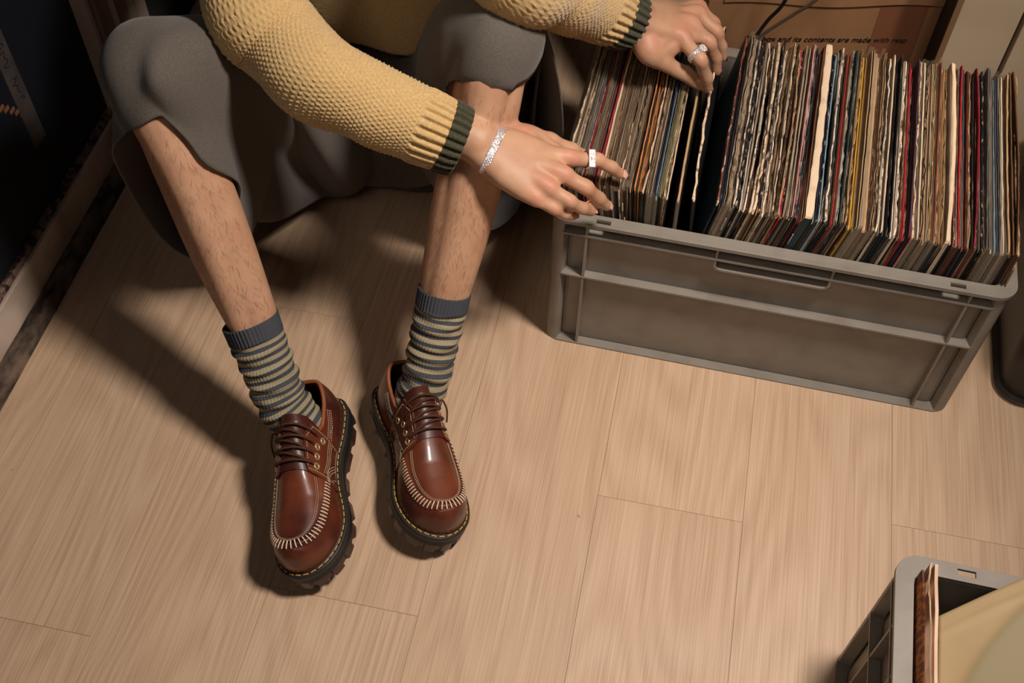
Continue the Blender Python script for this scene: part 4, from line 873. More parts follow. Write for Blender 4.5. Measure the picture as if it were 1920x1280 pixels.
k2_b = [(-0.2501, 1.0337, 0.5480), (-0.2718, 1.0321, 0.5400), (-0.2995, 1.0386, 0.5150), (-0.3372, 1.0598, 0.4600), (-0.3723, 1.0950, 0.3600), (-0.4003, 1.1487, 0.2400), (-0.4105, 1.1896, 0.1300), (-0.3737, 1.2165, 0.0600), (-0.3207, 1.2496, 0.0400), (-0.2805, 1.2865, 0.0500), (-0.2588, 1.3250, 0.0900), (-0.2539, 1.3138, 0.1900), (-0.2422, 1.2445, 0.3100), (-0.2317, 1.1773, 0.4100), (-0.2301, 1.1246, 0.4750), (-0.2353, 1.0648, 0.5300)]
k3_b = [(-.262, 1.12, .535), (-.30, 1.115, .525), (-.335, 1.11, .49), (-.365, 1.11, .43), (-.375, 1.12, .33), (-.37, 1.13, .21), (-.36, 1.16, .10), (-.33, 1.20, .03), (-.29, 1.23, .02), (-.245, 1.23, .02), (-.205, 1.21, .06), (-.18, 1.17, .16), (-.165, 1.13, .28), (-.18, 1.125, .40), (-.20, 1.12, .475), (-.23, 1.12, .522)]
k4_b = [(-.30, 1.21, .43), (-.335, 1.205, .42), (-.37, 1.2, .39), (-.395, 1.2, .34), (-.405, 1.205, .26), (-.40, 1.21, .16), (-.39, 1.22, .08), (-.36, 1.23, .02), (-.31, 1.235, .01), (-.26, 1.235, .015), (-.22, 1.23, .05), (-.205, 1.225, .13), (-.205, 1.22, .23), (-.22, 1.215, .32), (-.24, 1.21, .38), (-.27, 1.21, .42)]
k5_b = [(x - .05, y + .12, z * .72 + .01) for x, y, z in k4_b]
GB_ = cloth_from_loops([k5_b, k4_b, k3_b, k2_b, kn_b, hem_b])
add_grid(GB_, True)
# the seat hanging between the knees
net = [[(-0.5476, 0.9989, 0.4300), (-0.5337, 1.0917, 0.3200), (-0.4997, 1.1533, 0.2600), (-0.4460, 1.1840, 0.2500), (-0.3801, 1.1588, 0.3000), (-0.3152, 1.1001, 0.4200)],
       [(-0.5611, 0.9855, 0.3600), (-0.5596, 1.0871, 0.2400), (-0.5242, 1.1497, 0.1800), (-0.4586, 1.1766, 0.1700), (-0.3856, 1.1630, 0.2200), (-0.3208, 1.0988, 0.3400)],
       [(-0.5744, 0.9764, 0.2700), (-0.5683, 1.0582, 0.1700), (-0.5386, 1.1673, 0.1100), (-0.4700, 1.1945, 0.1000), (-0.3938, 1.1772, 0.1400), (-0.3349, 1.1197, 0.2400)],
       [(-0.5883, 0.9805, 0.1650), (-0.5731, 1.0501, 0.0950), (-0.5302, 1.1739, 0.0500), (-0.4718, 1.1981, 0.0400), (-0.4118, 1.1951, 0.0600), (-0.3534, 1.1566, 0.1300)],
       [(-0.6063, 1.0262, 0.1200), (-0.5981, 1.1004, 0.0500), (-0.5450, 1.2089, 0.0200), (-0.4832, 1.2290, 0.0150), (-0.4230, 1.2285, 0.0300), (-0.3698, 1.1931, 0.0900)]]
g1 = np.array([crs(r_, 60) for r_ in net]); G3 = np.array([crs(g1[:, j], 40) for j in range(60)]).transpose(1, 0, 2); add_grid(G3, False)
wrings = [[(-.465 + a_ * math.cos(t), 1.365 + b_ * math.sin(t), z) for t in np.linspace(0, 2 * math.pi, 16, endpoint=False)] for z, a_, b_ in ((.02, .19, .15), (.10, .195, .15), (.20, .18, .135), (.29, .165, .122), (.36, .155, .112))]
add_grid(cloth_from_loops(wrings, 72, 30), True)
# waist folds running from the sweater to the right knee
net = [[(-0.5091, 1.3095, 0.2500), (-0.4705, 1.3229, 0.2550), (-0.4208, 1.3317, 0.2900), (-0.3707, 1.3057, 0.3600)], [(-0.4737, 1.2622, 0.2500), (-0.4221, 1.2494, 0.2900), (-0.3588, 1.2038, 0.3700), (-0.3116, 1.1489, 0.4500)], [(-0.4413, 1.2089, 0.2500), (-0.3840, 1.1745, 0.3100), (-0.3273, 1.1168, 0.4000), (-0.2866, 1.0638, 0.4850)], [(-0.4166, 1.1911, 0.2400), (-0.3628, 1.1517, 0.3000), (-0.3136, 1.0902, 0.3850), (-0.2773, 1.0365, 0.4700)]]
g1 = np.array([crs(r_, 60) for r_ in net])
G4 = np.array([crs(g1[:, j], 60) for j in range(60)]).transpose(1, 0, 2)
add_grid(G4, False)
Vn = np.array(SK.v)
wv = .0035 * np.sin(Vn[:, 0] * 38 + Vn[:, 2] * 22) * np.sin(Vn[:, 1] * 26 + 1) + .002 * np.sin(Vn[:, 0] * 95 - Vn[:, 1] * 50 + Vn[:, 2] * 60)
Vn[:, 2] += wv

def push(V, A, B, ra, rb):
    A, B = np.array(A), np.array(B); d = B - A; t = np.clip(((V - A) @ d) / (d @ d), 0, 1); c = A + t[:, None] * d; o_ = V - c; l = np.linalg.norm(o_, axis=1); rr = ra + (rb - ra) * t
    k = (l < rr * 1.3)
    nl = np.where(l < rr * .7, rr * 1.0, rr + (l - rr * .7) * .5)      # smooth shoulder
    V[k] = c[k] + o_[k] / np.maximum(l[k], 1e-6)[:, None] * np.maximum(nl, l)[k][:, None]
def valley(V, A, B, wd, dep):
    A, B = np.array(A), np.array(B); d = B - A; t = np.clip(((V - A) @ d) / (d @ d), 0, 1); c = A + t[:, None] * d; e = V - c; vd = np.array([-.12, .62, -.775]); al = e @ vd; e = e - al[:, None] * vd; l = np.where(np.abs(al) < .12, np.linalg.norm(e, axis=1), 1)
    V += np.array([-.12, .58, -.80]) * (dep * np.exp(-(l / wd) ** 2) * np.sin(np.clip(t, .04, .96) * np.pi) ** .5)[:, None]
for g0, shp, closed_ in GRIDS:
    nn = shp[0] * shp[1]; G = Vn[g0:g0 + nn].copy()
    for rep_ in range(3):
        for K_, H_, A_ in ((K_a, H_a, an_a), (K_b, H_b, an_b)): push(G, K_, H_, .045, .085)
        Q = G.reshape(*shp, 3)
        for it in range(4):
            M_ = Q.copy(); M_[1:-1] = (Q[:-2] + Q[2:] + 2 * Q[1:-1]) / 4
            if closed_: M_ = (np.roll(M_, 1, 1) + np.roll(M_, -1, 1) + 2 * M_) / 4
            else: M_[:, 1:-1] = (M_[:, :-2] + M_[:, 2:] + 2 * M_[:, 1:-1]) / 4
            Q = M_
        G = Q.reshape(-1, 3)
    for v_ in VALLEYS: valley(G, *v_)
    G = clear_skin(G, .009, .05)
    Q = G.reshape(*shp, 3)
    for it in range(2):
        M_ = Q.copy(); M_[1:-1] = (Q[:-2] + Q[2:] + 2 * Q[1:-1]) / 4
        if closed_: M_ = (np.roll(M_, 1, 1) + np.roll(M_, -1, 1) + 2 * M_) / 4
        Q = M_
    G = clear_skin(Q.reshape(-1, 3), .004, .05)
    Vn[g0:g0 + nn] = G
Vn[:, 2] = np.maximum(Vn[:, 2], .004); SK.v = Vn.tolist()
shorts = obj('shorts', SK, WOOL, person, smooth=True, label='wide grey wool shorts draped over both knees')
q = shorts.modifiers.new('solid', 'SOLIDIFY'); q.thickness = .0022; q.offset = 0

# ------------------------------------------------------------------ socks
NAVY = mat('navy_sock', (66, 70, 78), .95, (48, 52, 60), 400, .7, .4, 900, sheen=.2, spec=.1)
SOCK = bpy.data.materials.new('striped_sock'); SOCK.use_nodes = True
nt = SOCK.node_tree; N = nt.nodes; L = nt.links; b_ = N['Principled BSDF']; b_.inputs['Roughness'].default_value = .95; b_.inputs['Specular IOR Level'].default_value = .1
at_ = N.new('ShaderNodeAttribute'); at_.attribute_name = 'stripe'
fr_ = N.new('ShaderNodeMath'); fr_.operation = 'FRACT'; L.new(at_.outputs['Fac'], fr_.inputs[0])
gt = N.new('ShaderNodeMath'); gt.operation = 'GREATER_THAN'; gt.inputs[1].default_value = .53; L.new(fr_.outputs[0], gt.inputs[0])
lt = N.new('ShaderNodeMath'); lt.operation = 'LESS_THAN'; lt.inputs[1].default_value = 0; L.new(at_.outputs['Fac'], lt.inputs[0])
mxx = N.new('ShaderNodeMath'); mxx.operation = 'MAXIMUM'; L.new(gt.outputs[0], mxx.inputs[0]); L.new(lt.outputs[0], mxx.inputs[1])
mx = N.new('ShaderNodeMixRGB'); mx.inputs[1].default_value = (*lin((166, 150, 116)), 1); mx.inputs[2].default_value = (*lin((66, 69, 76)), 1); L.new(mxx.outputs[0], mx.inputs[0])
tc = N.new('ShaderNodeTexCoord'); nz = N.new('ShaderNodeTexNoise'); nz.inputs['Scale'].default_value = 700; L.new(tc.outputs['Object'], nz.inputs['Vector'])
mm = N.new('ShaderNodeMixRGB'); mm.blend_type = 'MULTIPLY'; mm.inputs[0].default_value = .5; L.new(mx.outputs[0], mm.inputs[1]); L.new(nz.outputs[0], mm.inputs[2]); 
g2 = N.new('ShaderNodeGamma'); g2.inputs[1].default_value = .85; L.new(mm.outputs[0], g2.inputs[0]); L.new(g2.outputs[0], b_.inputs['Base Color'])
bp = N.new('ShaderNodeBump'); bp.inputs['Strength'].default_value = .4; bp.inputs['Distance'].default_value = .001; L.new(nz.outputs[0], bp.inputs['Height']); L.new(bp.outputs[0], b_.inputs['Normal'])
def sock(an, K, Mf, length, label, seed):
    A, K = Vector(an), Vector(K); d = (K - A).normalized(); rnd = random.Random(seed)
    low = Mf @ Vector((-.004, .082, .056)); low2 = Mf @ Vector((-.010, .077, .076))
    bw = Vector((-.003 if K.x < -.4 else 0, .005, 0)); path = [low, low2, A + d * .035, A + d * .08 + bw * .6, A + d * length + bw]
    n, k = 230, 150; P = crs(path, n); rad = crs([(.0330,), (.0320,), (.0312,), (.0316,), (.0330,)], n)[:, 0]
    dd = np.gradient(P, axis=0); T = dd / np.linalg.norm(dd, axis=1)[:, None]; s = np.concatenate([[0], np.cumsum(np.linalg.norm(np.diff(P, axis=0), axis=1))]); se = s[-1]
    x = np.array([1., 0, 0]); X = []
    for i in range(n): x = x - T[i] * x.dot(T[i]); x /= np.linalg.norm(x); X.append(x.copy())
    X = np.array(X); Y = np.cross(T, X); th = np.linspace(0, 2 * np.pi, k, endpoint=False); S_, TH = np.meshgrid(s, th, indexing='ij'); dist = se - S_
    cuff = np.clip((.024 - dist) / .002, 0, 1)
    wr = (.0019 * np.sin(S_ * 2 * np.pi / .024 + 1.3 * np.sin(TH + seed) + 1.2 * np.sin(2 * TH + S_ * 30)) + .0009 * np.sin(S_ * 2 * np.pi / .0125 + 2 * np.sin(TH * 1.0 + seed * 2))) * (1 - cuff) * np.clip(S_ / .03, 0, 1)
    rib = .00055 * np.cos(TH * 46) * (1 + cuff)
    rr = rad[:, None] + wr + rib + .0012 * cuff - .003 * np.clip((.028 - dist) / .003, 0, 1) * np.clip((dist - .024) / .003, 0, 1)
    stretch = 1.12
    pts = P[:, None, :] + X[:, None, :] * (rr * np.cos(TH))[..., None] + Y[:, None, :] * (rr * stretch * np.sin(TH))[..., None]
    pts = clear_skin(pts.reshape(-1, 3), .0016, .03).reshape(pts.shape)
    v = pts.reshape(-1, 3); st = (dist - .024) / .0108 + .10 * np.sin(TH * 2 + seed) * np.clip(1 - S_ / .06, 0, 1) + .06 * np.sin(S_ * 60 + TH)
    # turned-in top edge
    c = P[-1]; e = pts[-1]; ex = np.array([e + T[-1] * .0008, c + (e - c) * .95 + T[-1] * .001, c + (e - c) * .91 - T[-1] * .004, c + (e - c) * .88 - T[-1] * .02]).reshape(-1, 3)
    v = np.concatenate([v, ex]); st = np.concatenate([np.where(dist < .024, -1, np.maximum(st, 0)).reshape(-1), -np.ones(len(ex))]); rows = n + 4
    f = [(i * k + j, i * k + (j + 1) % k, (i + 1) * k + (j + 1) % k, (i + 1) * k + j) for i in range(rows - 1) for j in range(k)]
    o = obj('sock', MB().add(v.tolist(), f), SOCK, person, smooth=True, label=label)
    a = o.data.attributes.new('stripe', 'FLOAT', 'POINT'); a.data.foreach_set('value', st.astype(np.float32))
sock(an_a, K_a, MA, .150, 'striped navy and beige sock on the leg at the left', 1)
sock(an_b, K_b, MB_, .156, 'striped navy and beige sock on the leg at the right', 4)

# ------------------------------------------------------------------ shoes
OUT = crs([(0, 0), (.024, .006), (.0355, .03), (.037, .07), (.0335, .115), (.039, .155), (.050, .195), (.0535, .225), (.048, .258), (.033, .284), (.010, .2985), (-.015, .2955), (-.036, .278), (-.0475, .25), (-.051, .215), (-.0495, .175), (-.0435, .13), (-.0395, .08), (-.0365, .03), (-.024, .006)], 240, True)
def offset(P, d):
    t = np.roll(P, -1, 0) - np.roll(P, 1, 0); t /= np.linalg.norm(t, axis=1)[:, None]
    return P + np.stack([t[:, 1], -t[:, 0]], 1) * d     # outline runs counter-clockwise, d > 0 goes outwards
def toe(y): return .010 * max(0., (y - .19) / .11) ** 2
INS = offset(OUT, -.0065)
_i = np.argmin(INS[:, 1]); _t = np.argmax(INS[:, 1])
med = np.array([p for p in np.roll(INS, -_i, 0)[: (np.argmax(np.roll(INS, -_i, 0)[:, 1]) + 1)]]); lat = np.roll(INS, -_i, 0)[np.argmax(np.roll(INS, -_i, 0)[:, 1]):][::-1]
def Wm(y): return float(np.interp(y, med[:, 1], med[:, 0]))
def Wl(y): return float(-np.interp(y, lat[:, 1], lat[:, 0]))
ZB = .0385
Hk = ([.05, .095, .12, .14, .16, .18, .20, .225, .25, .268, .280, .288, .2925], [.098, .094, .089, .082, .073, .0645, .0575, .0530, .0495, .0470, .0425, .0340, .0150])
def Hh(y): return float(np.interp(y, *Hk))
def colr(y): return float(np.interp(y, [0, .02, .05, .085, .105, .118, .13], [.060, .058, .050, .046, .055, .072, .09]))
def PS(y, a):
    """upper surface: a from 0 (medial base) to pi (lateral base)"""
    c, s = math.cos(a), math.sin(a); yy = max(y, .055); p, q = np.interp(y, [.1, .2, .28], [2.3, 2.5, 2.6]), np.interp(y, [.1, .2, .28], [1.9, 1.75, 2.0])
    Wc = Wm(y) if c >= 0 else Wl(y)
    x = Wc * math.copysign(abs(c) ** (2 / p), c); z = Hh(y) * abs(s) ** (2 / q)
    return Vector((x, y, ZB + toe(y) + z))
def PN(y, a):
    e = 1e-3; A = PS(y + e, a) - PS(y - e, a); B = PS(y, a + .02) - PS(y, a - .02); n = A.cross(B)
    n.normalize(); n = -n if n.z < 0 and abs(n.z) > .2 else n
    c = PS(y, a) - Vector((0, y, ZB + .02))
    return n if n.dot(c) > 0 else -n
def a_for_x(y, x):
    W_ = Wm(y) if x >= 0 else Wl(y); p = np.interp(y, [.1, .2, .28], [2.3, 2.5, 2.6]); c = min(1, abs(x) / W_) ** (p / 2)
    return math.acos(math.copysign(c, x))
def on_xy(x, y, d=0):
    a = a_for_x(y, x); return PS(y, a) + PN(y, a) * d
def a_for_h(y, h, sd):
    q = np.interp(y, [.1, .2, .28], [1.9, 1.75, 2.0]); s = min(1, h / Hh(y)) ** (q / 2); a = math.asin(s); return a if sd > 0 else math.pi - a
# the U seam of the moccasin toe, in plan
USEAM = crs([(.031, .166), (.0350, .19), (.0365, .215), (.0335, .242), (.0225, .2645), (.002, .2730), (-.0185, .2645), (-.0310, .242), (-.0350, .215), (-.0340, .19), (-.030, .166)], 120)
def seamdist(x, y):
    d = np.hypot(USEAM[:, 0] - x, USEAM[:, 1] - y); return d.min()
def inside_u(x, y):
    if y < .166: return abs(x) < .031
    c = False; n = len(USEAM)
    for i in range(n):
        x1, y1 = USEAM[i]; x2, y2 = USEAM[(i + 1) % n]
        if (y1 > y) != (y2 > y) and x < (x2 - x1) * (y - y1) / (y2 - y1) + x1: c = not c
    return c

def make_shoe(Mf, flip, label):
    sh = bpy.data.objects.new('shoe', None); COL.objects.link(sh); sh.parent = person; sh.empty_display_size = .05
    loc = Mf @ Vector((0, .15, 0)); sh.location = Vector(loc) - Vector(PO); sh['label'] = label
    def put(name, mb, m, **k):
        mb.v = [tuple(Mf @ Vector(p)) for p in mb.v]
        if flip: mb.f = [tuple(reversed(f)) for f in mb.f]
        return obj(name, mb, m, sh, **k)
    def zoff(loop, z): return [(p[0], p[1], z + toe(p[1])) for p in loop]
    # lugged outsole
    K = 240; teeth = []
    for i, p in enumerate(offset(OUT, 0)):
        y = p[1]; teeth.append(1 if ((i % 12) < 4 and y > .02) else 0)
    tee = np.array(teeth); lugo = offset(OUT, -.0012); lugi = offset(OUT, -.0058)
    base = np.where(tee[:, None] == 1, lugi, lugo)
    mb = MB(); mb.loft([zoff(offset(base, -.002), 0), zoff(base, .0015), zoff(base, .0145), zoff(offset(OUT, -.0012), .017)]); put('outsole', mb, SOLE_BROWN, auto=30)
    rings = [zoff(offset(OUT, d), z) for d, z in ((-.0012, .0168), (.0003, .019), (-.0004, .0215), (.0004, .0222), (-.0004, .0248), (.0004, .0255), (-.0004, .028), (.0006, .029), (.0008, .034), (-.0006, .0365), (-.0034, .0372), (-.0036, .0364), (-.0044, .0364), (-.0046, .0376), (-.010, .0380))]
    put('midsole', MB().loft(rings), RUBBER, smooth=True)
    # yellow welt stitches, one object each, sharing one mesh
    wl_ = offset(OUT, -.0038); per = np.concatenate([[0], np.cumsum(np.linalg.norm(np.diff(np.vstack([wl_, wl_[:1]]), axis=0), axis=1))]); nst = 62
    sme = None
    def stitch_at(name, c, d, n, ln, r, m, store, fl=.7):
        d = Vector(d).normalized(); n = Vector(n).normalized(); s = d.cross(n).normalized(); n = s.cross(d)
        if name not in store:
            t_ = MB().tube([(-ln / 2, 0, -r * .35), (-ln / 4, 0, r * .15), (0, 0, r * .3), (ln / 4, 0, r * .15), (ln / 2, 0, -r * .35)], r, 7, up=(0, 0, 1))
            me_ = bpy.data.meshes.new(name); me_.from_pydata([tuple(v) for v in t_.v], [], t_.f); me_.materials.append(m); me_.polygons.foreach_set('use_smooth', [True] * len(me_.polygons)); store[name] = me_
        o = bpy.data.objects.new(name, store[name]); COL.objects.link(o); o.parent = sh
        X, Y, Z, c = (Mf.to_3x3() @ d), (Mf.to_3x3() @ s), (Mf.to_3x3() @ n), Mf @ Vector(c)
        X.normalize(); Z = (Z - X * Z.dot(X)).normalized(); Y = Z.cross(X)
        c = c - Vector(loc)
        o.matrix_local = Matrix(((X.x, Y.x, Z.x, c.x), (X.y, Y.y, Z.y, c.y), (X.z, Y.z, Z.z, c.z), (0, 0, 0, 1)))
        return o
    store = {}
    wl2 = np.vstack([wl_, wl_[:1]])
    for i in range(nst):
        q = per[-1] * (i + .5) / nst; x, y = np.interp(q, per, wl2[:, 0]), np.interp(q, per, wl2[:, 1]); x2, y2 = np.interp((q + .001) % per[-1], per, wl2[:, 0]), np.interp((q + .001) % per[-1], per, wl2[:, 1])
        stitch_at('welt_stitch', (x, y, .0374 + toe(y)), (x2 - x, y2 - y, 0), (0, 0, 1), .0062, .0008, THREAD_Y, store)
    # upper: front part with moccasin ridge
    mb = MB(); rings = []
    ys = np.concatenate([np.linspace(.100, .26, 66), np.linspace(.262, .2925, 26)])
    na = 110
    for y in ys:
        rr = []
        for j in range(na + 1):
            a = math.pi * j / na; p = PS(y, a); n = PN(y, a); d = 0
            if y > .150 and p.z > ZB + .01:
                sd = seamdist(p.x, p.y); ins = inside_u(p.x, p.y); f = min(1, (y - .150) / .02)
                d = f * (.0026 * math.exp(-(sd / .0032) ** 2) + (-.0016 * min(1, sd / .004) if ins else .0008 * math.exp(-sd / .008)))
            rr.append(p + n * d)
        rings.append(rr)
    tip = PS(.2925, math.pi / 2); 
    mb.loft(rings, False, False)
    cap = [Vector((p.x * .3, .2931, ZB + toe(.29) + .004)) for p in rings[-1]]; o_ = len(mb.v); mb.loft([rings[-1], cap], False, False)
    put('vamp', mb, LEATHER, smooth=True)
    # quarters and heel: side walls up to the collar
    mb = MB(); cols = []
    path = [(y, 1) for y in np.linspace(.128, .055, 26)] + [('h', t) for t in np.linspace(0, math.pi, 30)[1:-1]] + [(y, -1) for y in np.linspace(.055, .128, 26)]
    nh = 22
    def wallp(it, h):
        if it[0] != 'h':
            y, sd = it; a = a_for_h(y, h, sd); p = PS(y, a); return Vector((p.x, p.y, ZB + h))
        t = it[1]; pm = PS(.055, a_for_h(.055, h, 1)); pl = PS(.055, a_for_h(.055, h, -1)); f = pm.x / Wm(.055)
        # walk the inset outline round the heel
        if t <= math.pi / 2: yy = .055 - (.055 - med[0, 1]) * math.sin(t); x = np.interp(yy, med[:, 1], med[:, 0]); 
        else: yy = .055 - (.055 - lat[0, 1]) * math.sin(t); x = np.interp(yy, lat[:, 1], lat[:, 0])
        if t <= math.pi / 2: x = max(x * (1 if t < 1.4 else (math.pi / 2 - t) / .17), 0)
        fb = 1 - .10 * (h / .06) ** 2 + .05 * math.sin(h / .06 * math.pi)
        return Vector((x * f, .055 + (yy - .055) * fb, ZB + h))
    def cole(it):
        y = it[0] if it[0] != 'h' else .055 - .05 * math.sin(it[1]); return colr(y)
    W_out = [[wallp(it, cole(it) * k / nh) for k in range(nh + 1)] for it in path]
    mb.loft(W_out, False, False)
    th = .0048; inner = []
    for i, c in enumerate(W_out):
        cen = Vector((0, max(.055, c[0].y), 0)); row_ = []
        for p in c: v = Vector((p.x - cen.x, p.y - cen.y, 0)); row_.append(p - v.normalized() * th)
        inner.append(list(reversed(row_)))
    mb.loft(inner, False, False)
    put('quarter', mb, LEATHER, smooth=True)
    edge = [c[-1].lerp(inner[i][0], .5) for i, c in enumerate(W_out)]
    put('collar', MB().tube([e - Vector((0, 0, .0008)) for e in edge[6:-6]], .0030, 8), mat('tan_edge', (142, 82, 48), .5), smooth=True, label='paler rolled collar edge')
    # tongue
    mb = MB(); rings = []
    for i in range(30):
        t = i / 29; y = .092 + .076 * t; rr = []
        for j in range(15):
            x = (-1 + 2 * j / 14) * np.interp(t, [0, .1, .5, 1], [.016, .024, .024, .022])
            if y > .105: p = on_xy(x, y, .0008)
            else:
                p0 = on_xy(x, .105, .0008); k_ = (.105 - y) / .013; p = p0 + Vector((0, -.008 * k_, .007 * k_)) - Vector((0, .010 * k_ * (x / .022) ** 2, .004 * k_ * (x / .022) ** 2))
            rr.append(p)
        rings.append(rr)
    mb.loft(rings, False, False); mb.loft([[p - Vector((0, .0015, .0025)) for p in reversed(r_)] for r_ in rings], False, False)
    put('tongue', mb, LEATHER_D, smooth=True)
    # eyelet tabs: raised leather panels with rounded lower corners
    def tabx(y, sd): return np.interp(y, [.100, .12, .165], [.0175, .0135, .0165])
    for sd in (1, -1):
        mb = MB(); top = []; low = []
        nyy, nxx = 30, 22
        for i in range(nyy + 1):
            t = i / nyy; rr = []; rl = []
            for j in range(nxx + 1):
                s = j / nxx   # 0 at the lace edge, 1 far down the side
                y = .098 + (.168 - .098) * t
                # the lower end is cut slantwise and its corner is rounded
                y -= .0
                cut = .010 * max(0, 1 - s / .12) ** 2
                yy = .098 + (.168 - cut + .004 * s - .098) * t
                a0 = a_for_x(yy, sd * tabx(yy, sd)); a1 = (.10 if sd > 0 else math.pi - .10) if yy > .125 else a_for_h(yy, min(Hh(yy) * .9, colr(yy)) * .35, sd)
                a = a0 + (a1 - a0) * s; n = PN(yy, a); p = PS(yy, a)
                lift = .0026 + .0016 * math.exp(-s / .05)
                rr.append(p + n * lift); rl.append(p - n * .0004)
            top.append(rr); low.append(rl)
        if sd < 0: mb.loft([list(reversed(q)) for q in top], False, False)
        else: mb.loft(top, False, False)
        ring_t = top[0] + [r_[-1] for r_ in top[1:]] + list(reversed(top[-1]))[1:] + [r_[0] for r_ in reversed(top[:-1])]
        ring_l = low[0] + [r_[-1] for r_ in low[1:]] + list(reversed(low[-1]))[1:] + [r_[0] for r_ in reversed(low[:-1])]
        mb.loft([ring_l, ring_t], True, False)
        put('eyelet_tab', mb, LEATHER, smooth=True)
    # eyelets and laces
    ey = {1: [], -1: []}
    for sd in (1, -1):
        for i in range(4):
            y = .110 + .0155 * i; x = sd * (tabx(y, sd) + .0085); a = a_for_x(y, x); c = PS(y, a); n = PN(y, a); ey[sd].append((c + n * .0034, n))
            t = (PS(y + .002, a) - c).normalized(); b = n.cross(t); mb = MB()
            for rad, r in ((.0041, .0013),):
                rg = []
                for q in range(16):
                    aa = 2 * math.pi * q / 16; e = t * math.cos(aa) + b * math.sin(aa); rg.append([c + n * .0026 + e * rad + (e * math.cos(2 * math.pi * w_ / 8) + n * math.sin(2 * math.pi * w_ / 8)) * r for w_ in range(8)])
                rg.append(rg[0]); mb.loft(rg, True, False)
            hole = [c + n * .0022 + (t * math.cos(2 * math.pi * q / 12) + b * math.sin(2 * math.pi * q / 12)) * .0034 for q in range(12)]
            mb.loft([hole, [h_ + n * .0003 for h_ in hole]], mi=1)
            put('eyelet', mb, [BRASS, RUBBER], smooth=True)
    lc = MB()
    def lace(i0, s0, i1, lift):
        pts = []
        y0, y1 = .110 + .0155 * i0, .110 + .0155 * i1
        x0_, x1_ = s0 * (tabx(y0, s0) + .0085), -s0 * (tabx(y1, -s0) + .0085)
        for t in np.linspace(0, 1, 25):
            e_ = min(t, 1 - t); d = lift + .0022 if e_ > .2 else -.002 + (lift + .0042) * min(1, e_ / .08) + 0
            pts.append(on_xy(x0_ + (x1_ - x0_) * t, y0 + (y1 - y0) * t, d))
        return crs(pts, 40)
    laces = []
    for i in range(4): laces.append(lace(i, 1, i, .0034))
    for i in range(3): laces.append(lace(i, -1, i + 1, .0016))
    for L_ in laces: put('lace', MB().tube(L_, .0018, 8), LACE, smooth=True)
    # knot ends at the outer side
    c0, n0 = ey[-1][0]
    put('lace', MB().tube(crs([c0, c0 + Vector((-.006, -.003, .004)), c0 + Vector((-.012, .008, -.006)), c0 + Vector((-.010, .022, -.016))], 20), .0014, 8), LACE, smooth=True)
    # moccasin stitches across the U seam
    sl = np.concatenate([[0], np.cumsum(np.linalg.norm(np.diff(USEAM, axis=0), axis=1))]); m_n = 46
    for i in range(m_n):
        q = sl[-1] * (i + .4) / m_n; x, y = np.interp(q, sl, USEAM[:, 0]), np.interp(q, sl, USEAM[:, 1]); x2, y2 = np.interp(q + .002, sl, USEAM[:, 0]), np.interp(q + .002, sl, USEAM[:, 1])
        tx, ty = x2 - x, y2 - y; l_ = math.hypot(tx, ty) + 1e-9; nx, ny = ty / l_, -tx / l_
        pa, pb = on_xy(x + nx * .0042, y + ny * .0042), on_xy(x - nx * .0042, y - ny * .0042); c = on_xy(x, y); a = a_for_x(y, x); n = PN(y, a)
        d = pb - pa
        stitch_at('moc_stitch', (pa + pb + c * 2) / 4 + n * .0030, d, n, .0092, .0009, THREAD_W, store)
    # fine seam stitching joined into one part
    st = MB()
    def dashes(pts, dash=.0021, gap=.0011, r=.00036):
        pts = [Vector(p) for p in pts]; acc = 0; seg = []; out = []
        s_ = [0]
        for a, b in zip(pts[:-1], pts[1:]): s_.append(s_[-1] + (b - a).length)
        A = np.array([tuple(p) for p in pts]); q = 0
        f = lambda t: Vector([np.interp(t, s_, A[:, k_]) for k_ in range(3)])
        while q + dash < s_[-1]:
            st.tube([f(q), f(q + dash)], r, 5, ball=False); q += dash + gap
    for d_ in (.0062, .0078):
        dashes([on_xy(*(USEAM[i] + d_ * np.array([(lambda t: (t[1], -t[0]))((USEAM[min(i + 1, 119)] - USEAM[max(i - 1, 0)]) / np.linalg.norm(USEAM[min(i + 1, 119)] - USEAM[max(i - 1, 0)]))[k_] for k_ in (0, 1)]) * -1), .0012) for i in range(4, 116)], .0018, .0010, .00032)
    for sd in (1, -1):
        for e_ in (.0022, .0165):
            dashes([on_xy(sd * (tabx(y, sd) + e_), y, .0031) for y in np.linspace(.101, .163, 20)])
        dashes([on_xy(sd * x, .1645, .0030) for x in np.linspace(.019, .040, 14)])
        dashes([on_xy(sd * x, .101, .0031) for x in np.linspace(.0195, .034, 8)])
        # rows fanning from the end of the U seam back along the quarter to the collar
        for k_ in range(3):
            pp = []
            for t in np.linspace(0, 1, 40):
                y = .160 - .105 * t; h0 = .041 - .0042 * k_; h = np.interp(t, [0, .25, .55, .8, 1], [h0 - .004, h0 - .012 - .0, h0 - .012, h0 - .004, h0 + .004 + .001])
                yy = y - .002 * k_; a = a_for_h(yy, h, sd); pp.append(PS(yy, a) + PN(yy, a) * (.0030 if yy > .100 else .0006))
            dashes(pp, .0026, .0010, .0003)
        for k_ in range(3):
            pp = []
            for t in np.linspace(0, 1, 24):
                yy = .166 - .034 * t + .003 * k_; h = .030 - .022 * t ** 1.2 - .002 * k_ + .006 * math.sin(t * math.pi); a = a_for_h(yy, h, sd); pp.append(PS(yy, a) + PN(yy, a) * .0030)
            dashes(pp)
    put('seam_stitching', st, THREAD_W, kind='stuff')
    return sh
make_shoe(MA, True, 'brown leather moccasin toe lace up shoe on the foot at the left')
make_shoe(MB_, False, 'brown leather moccasin toe lace up shoe on the foot at the right')

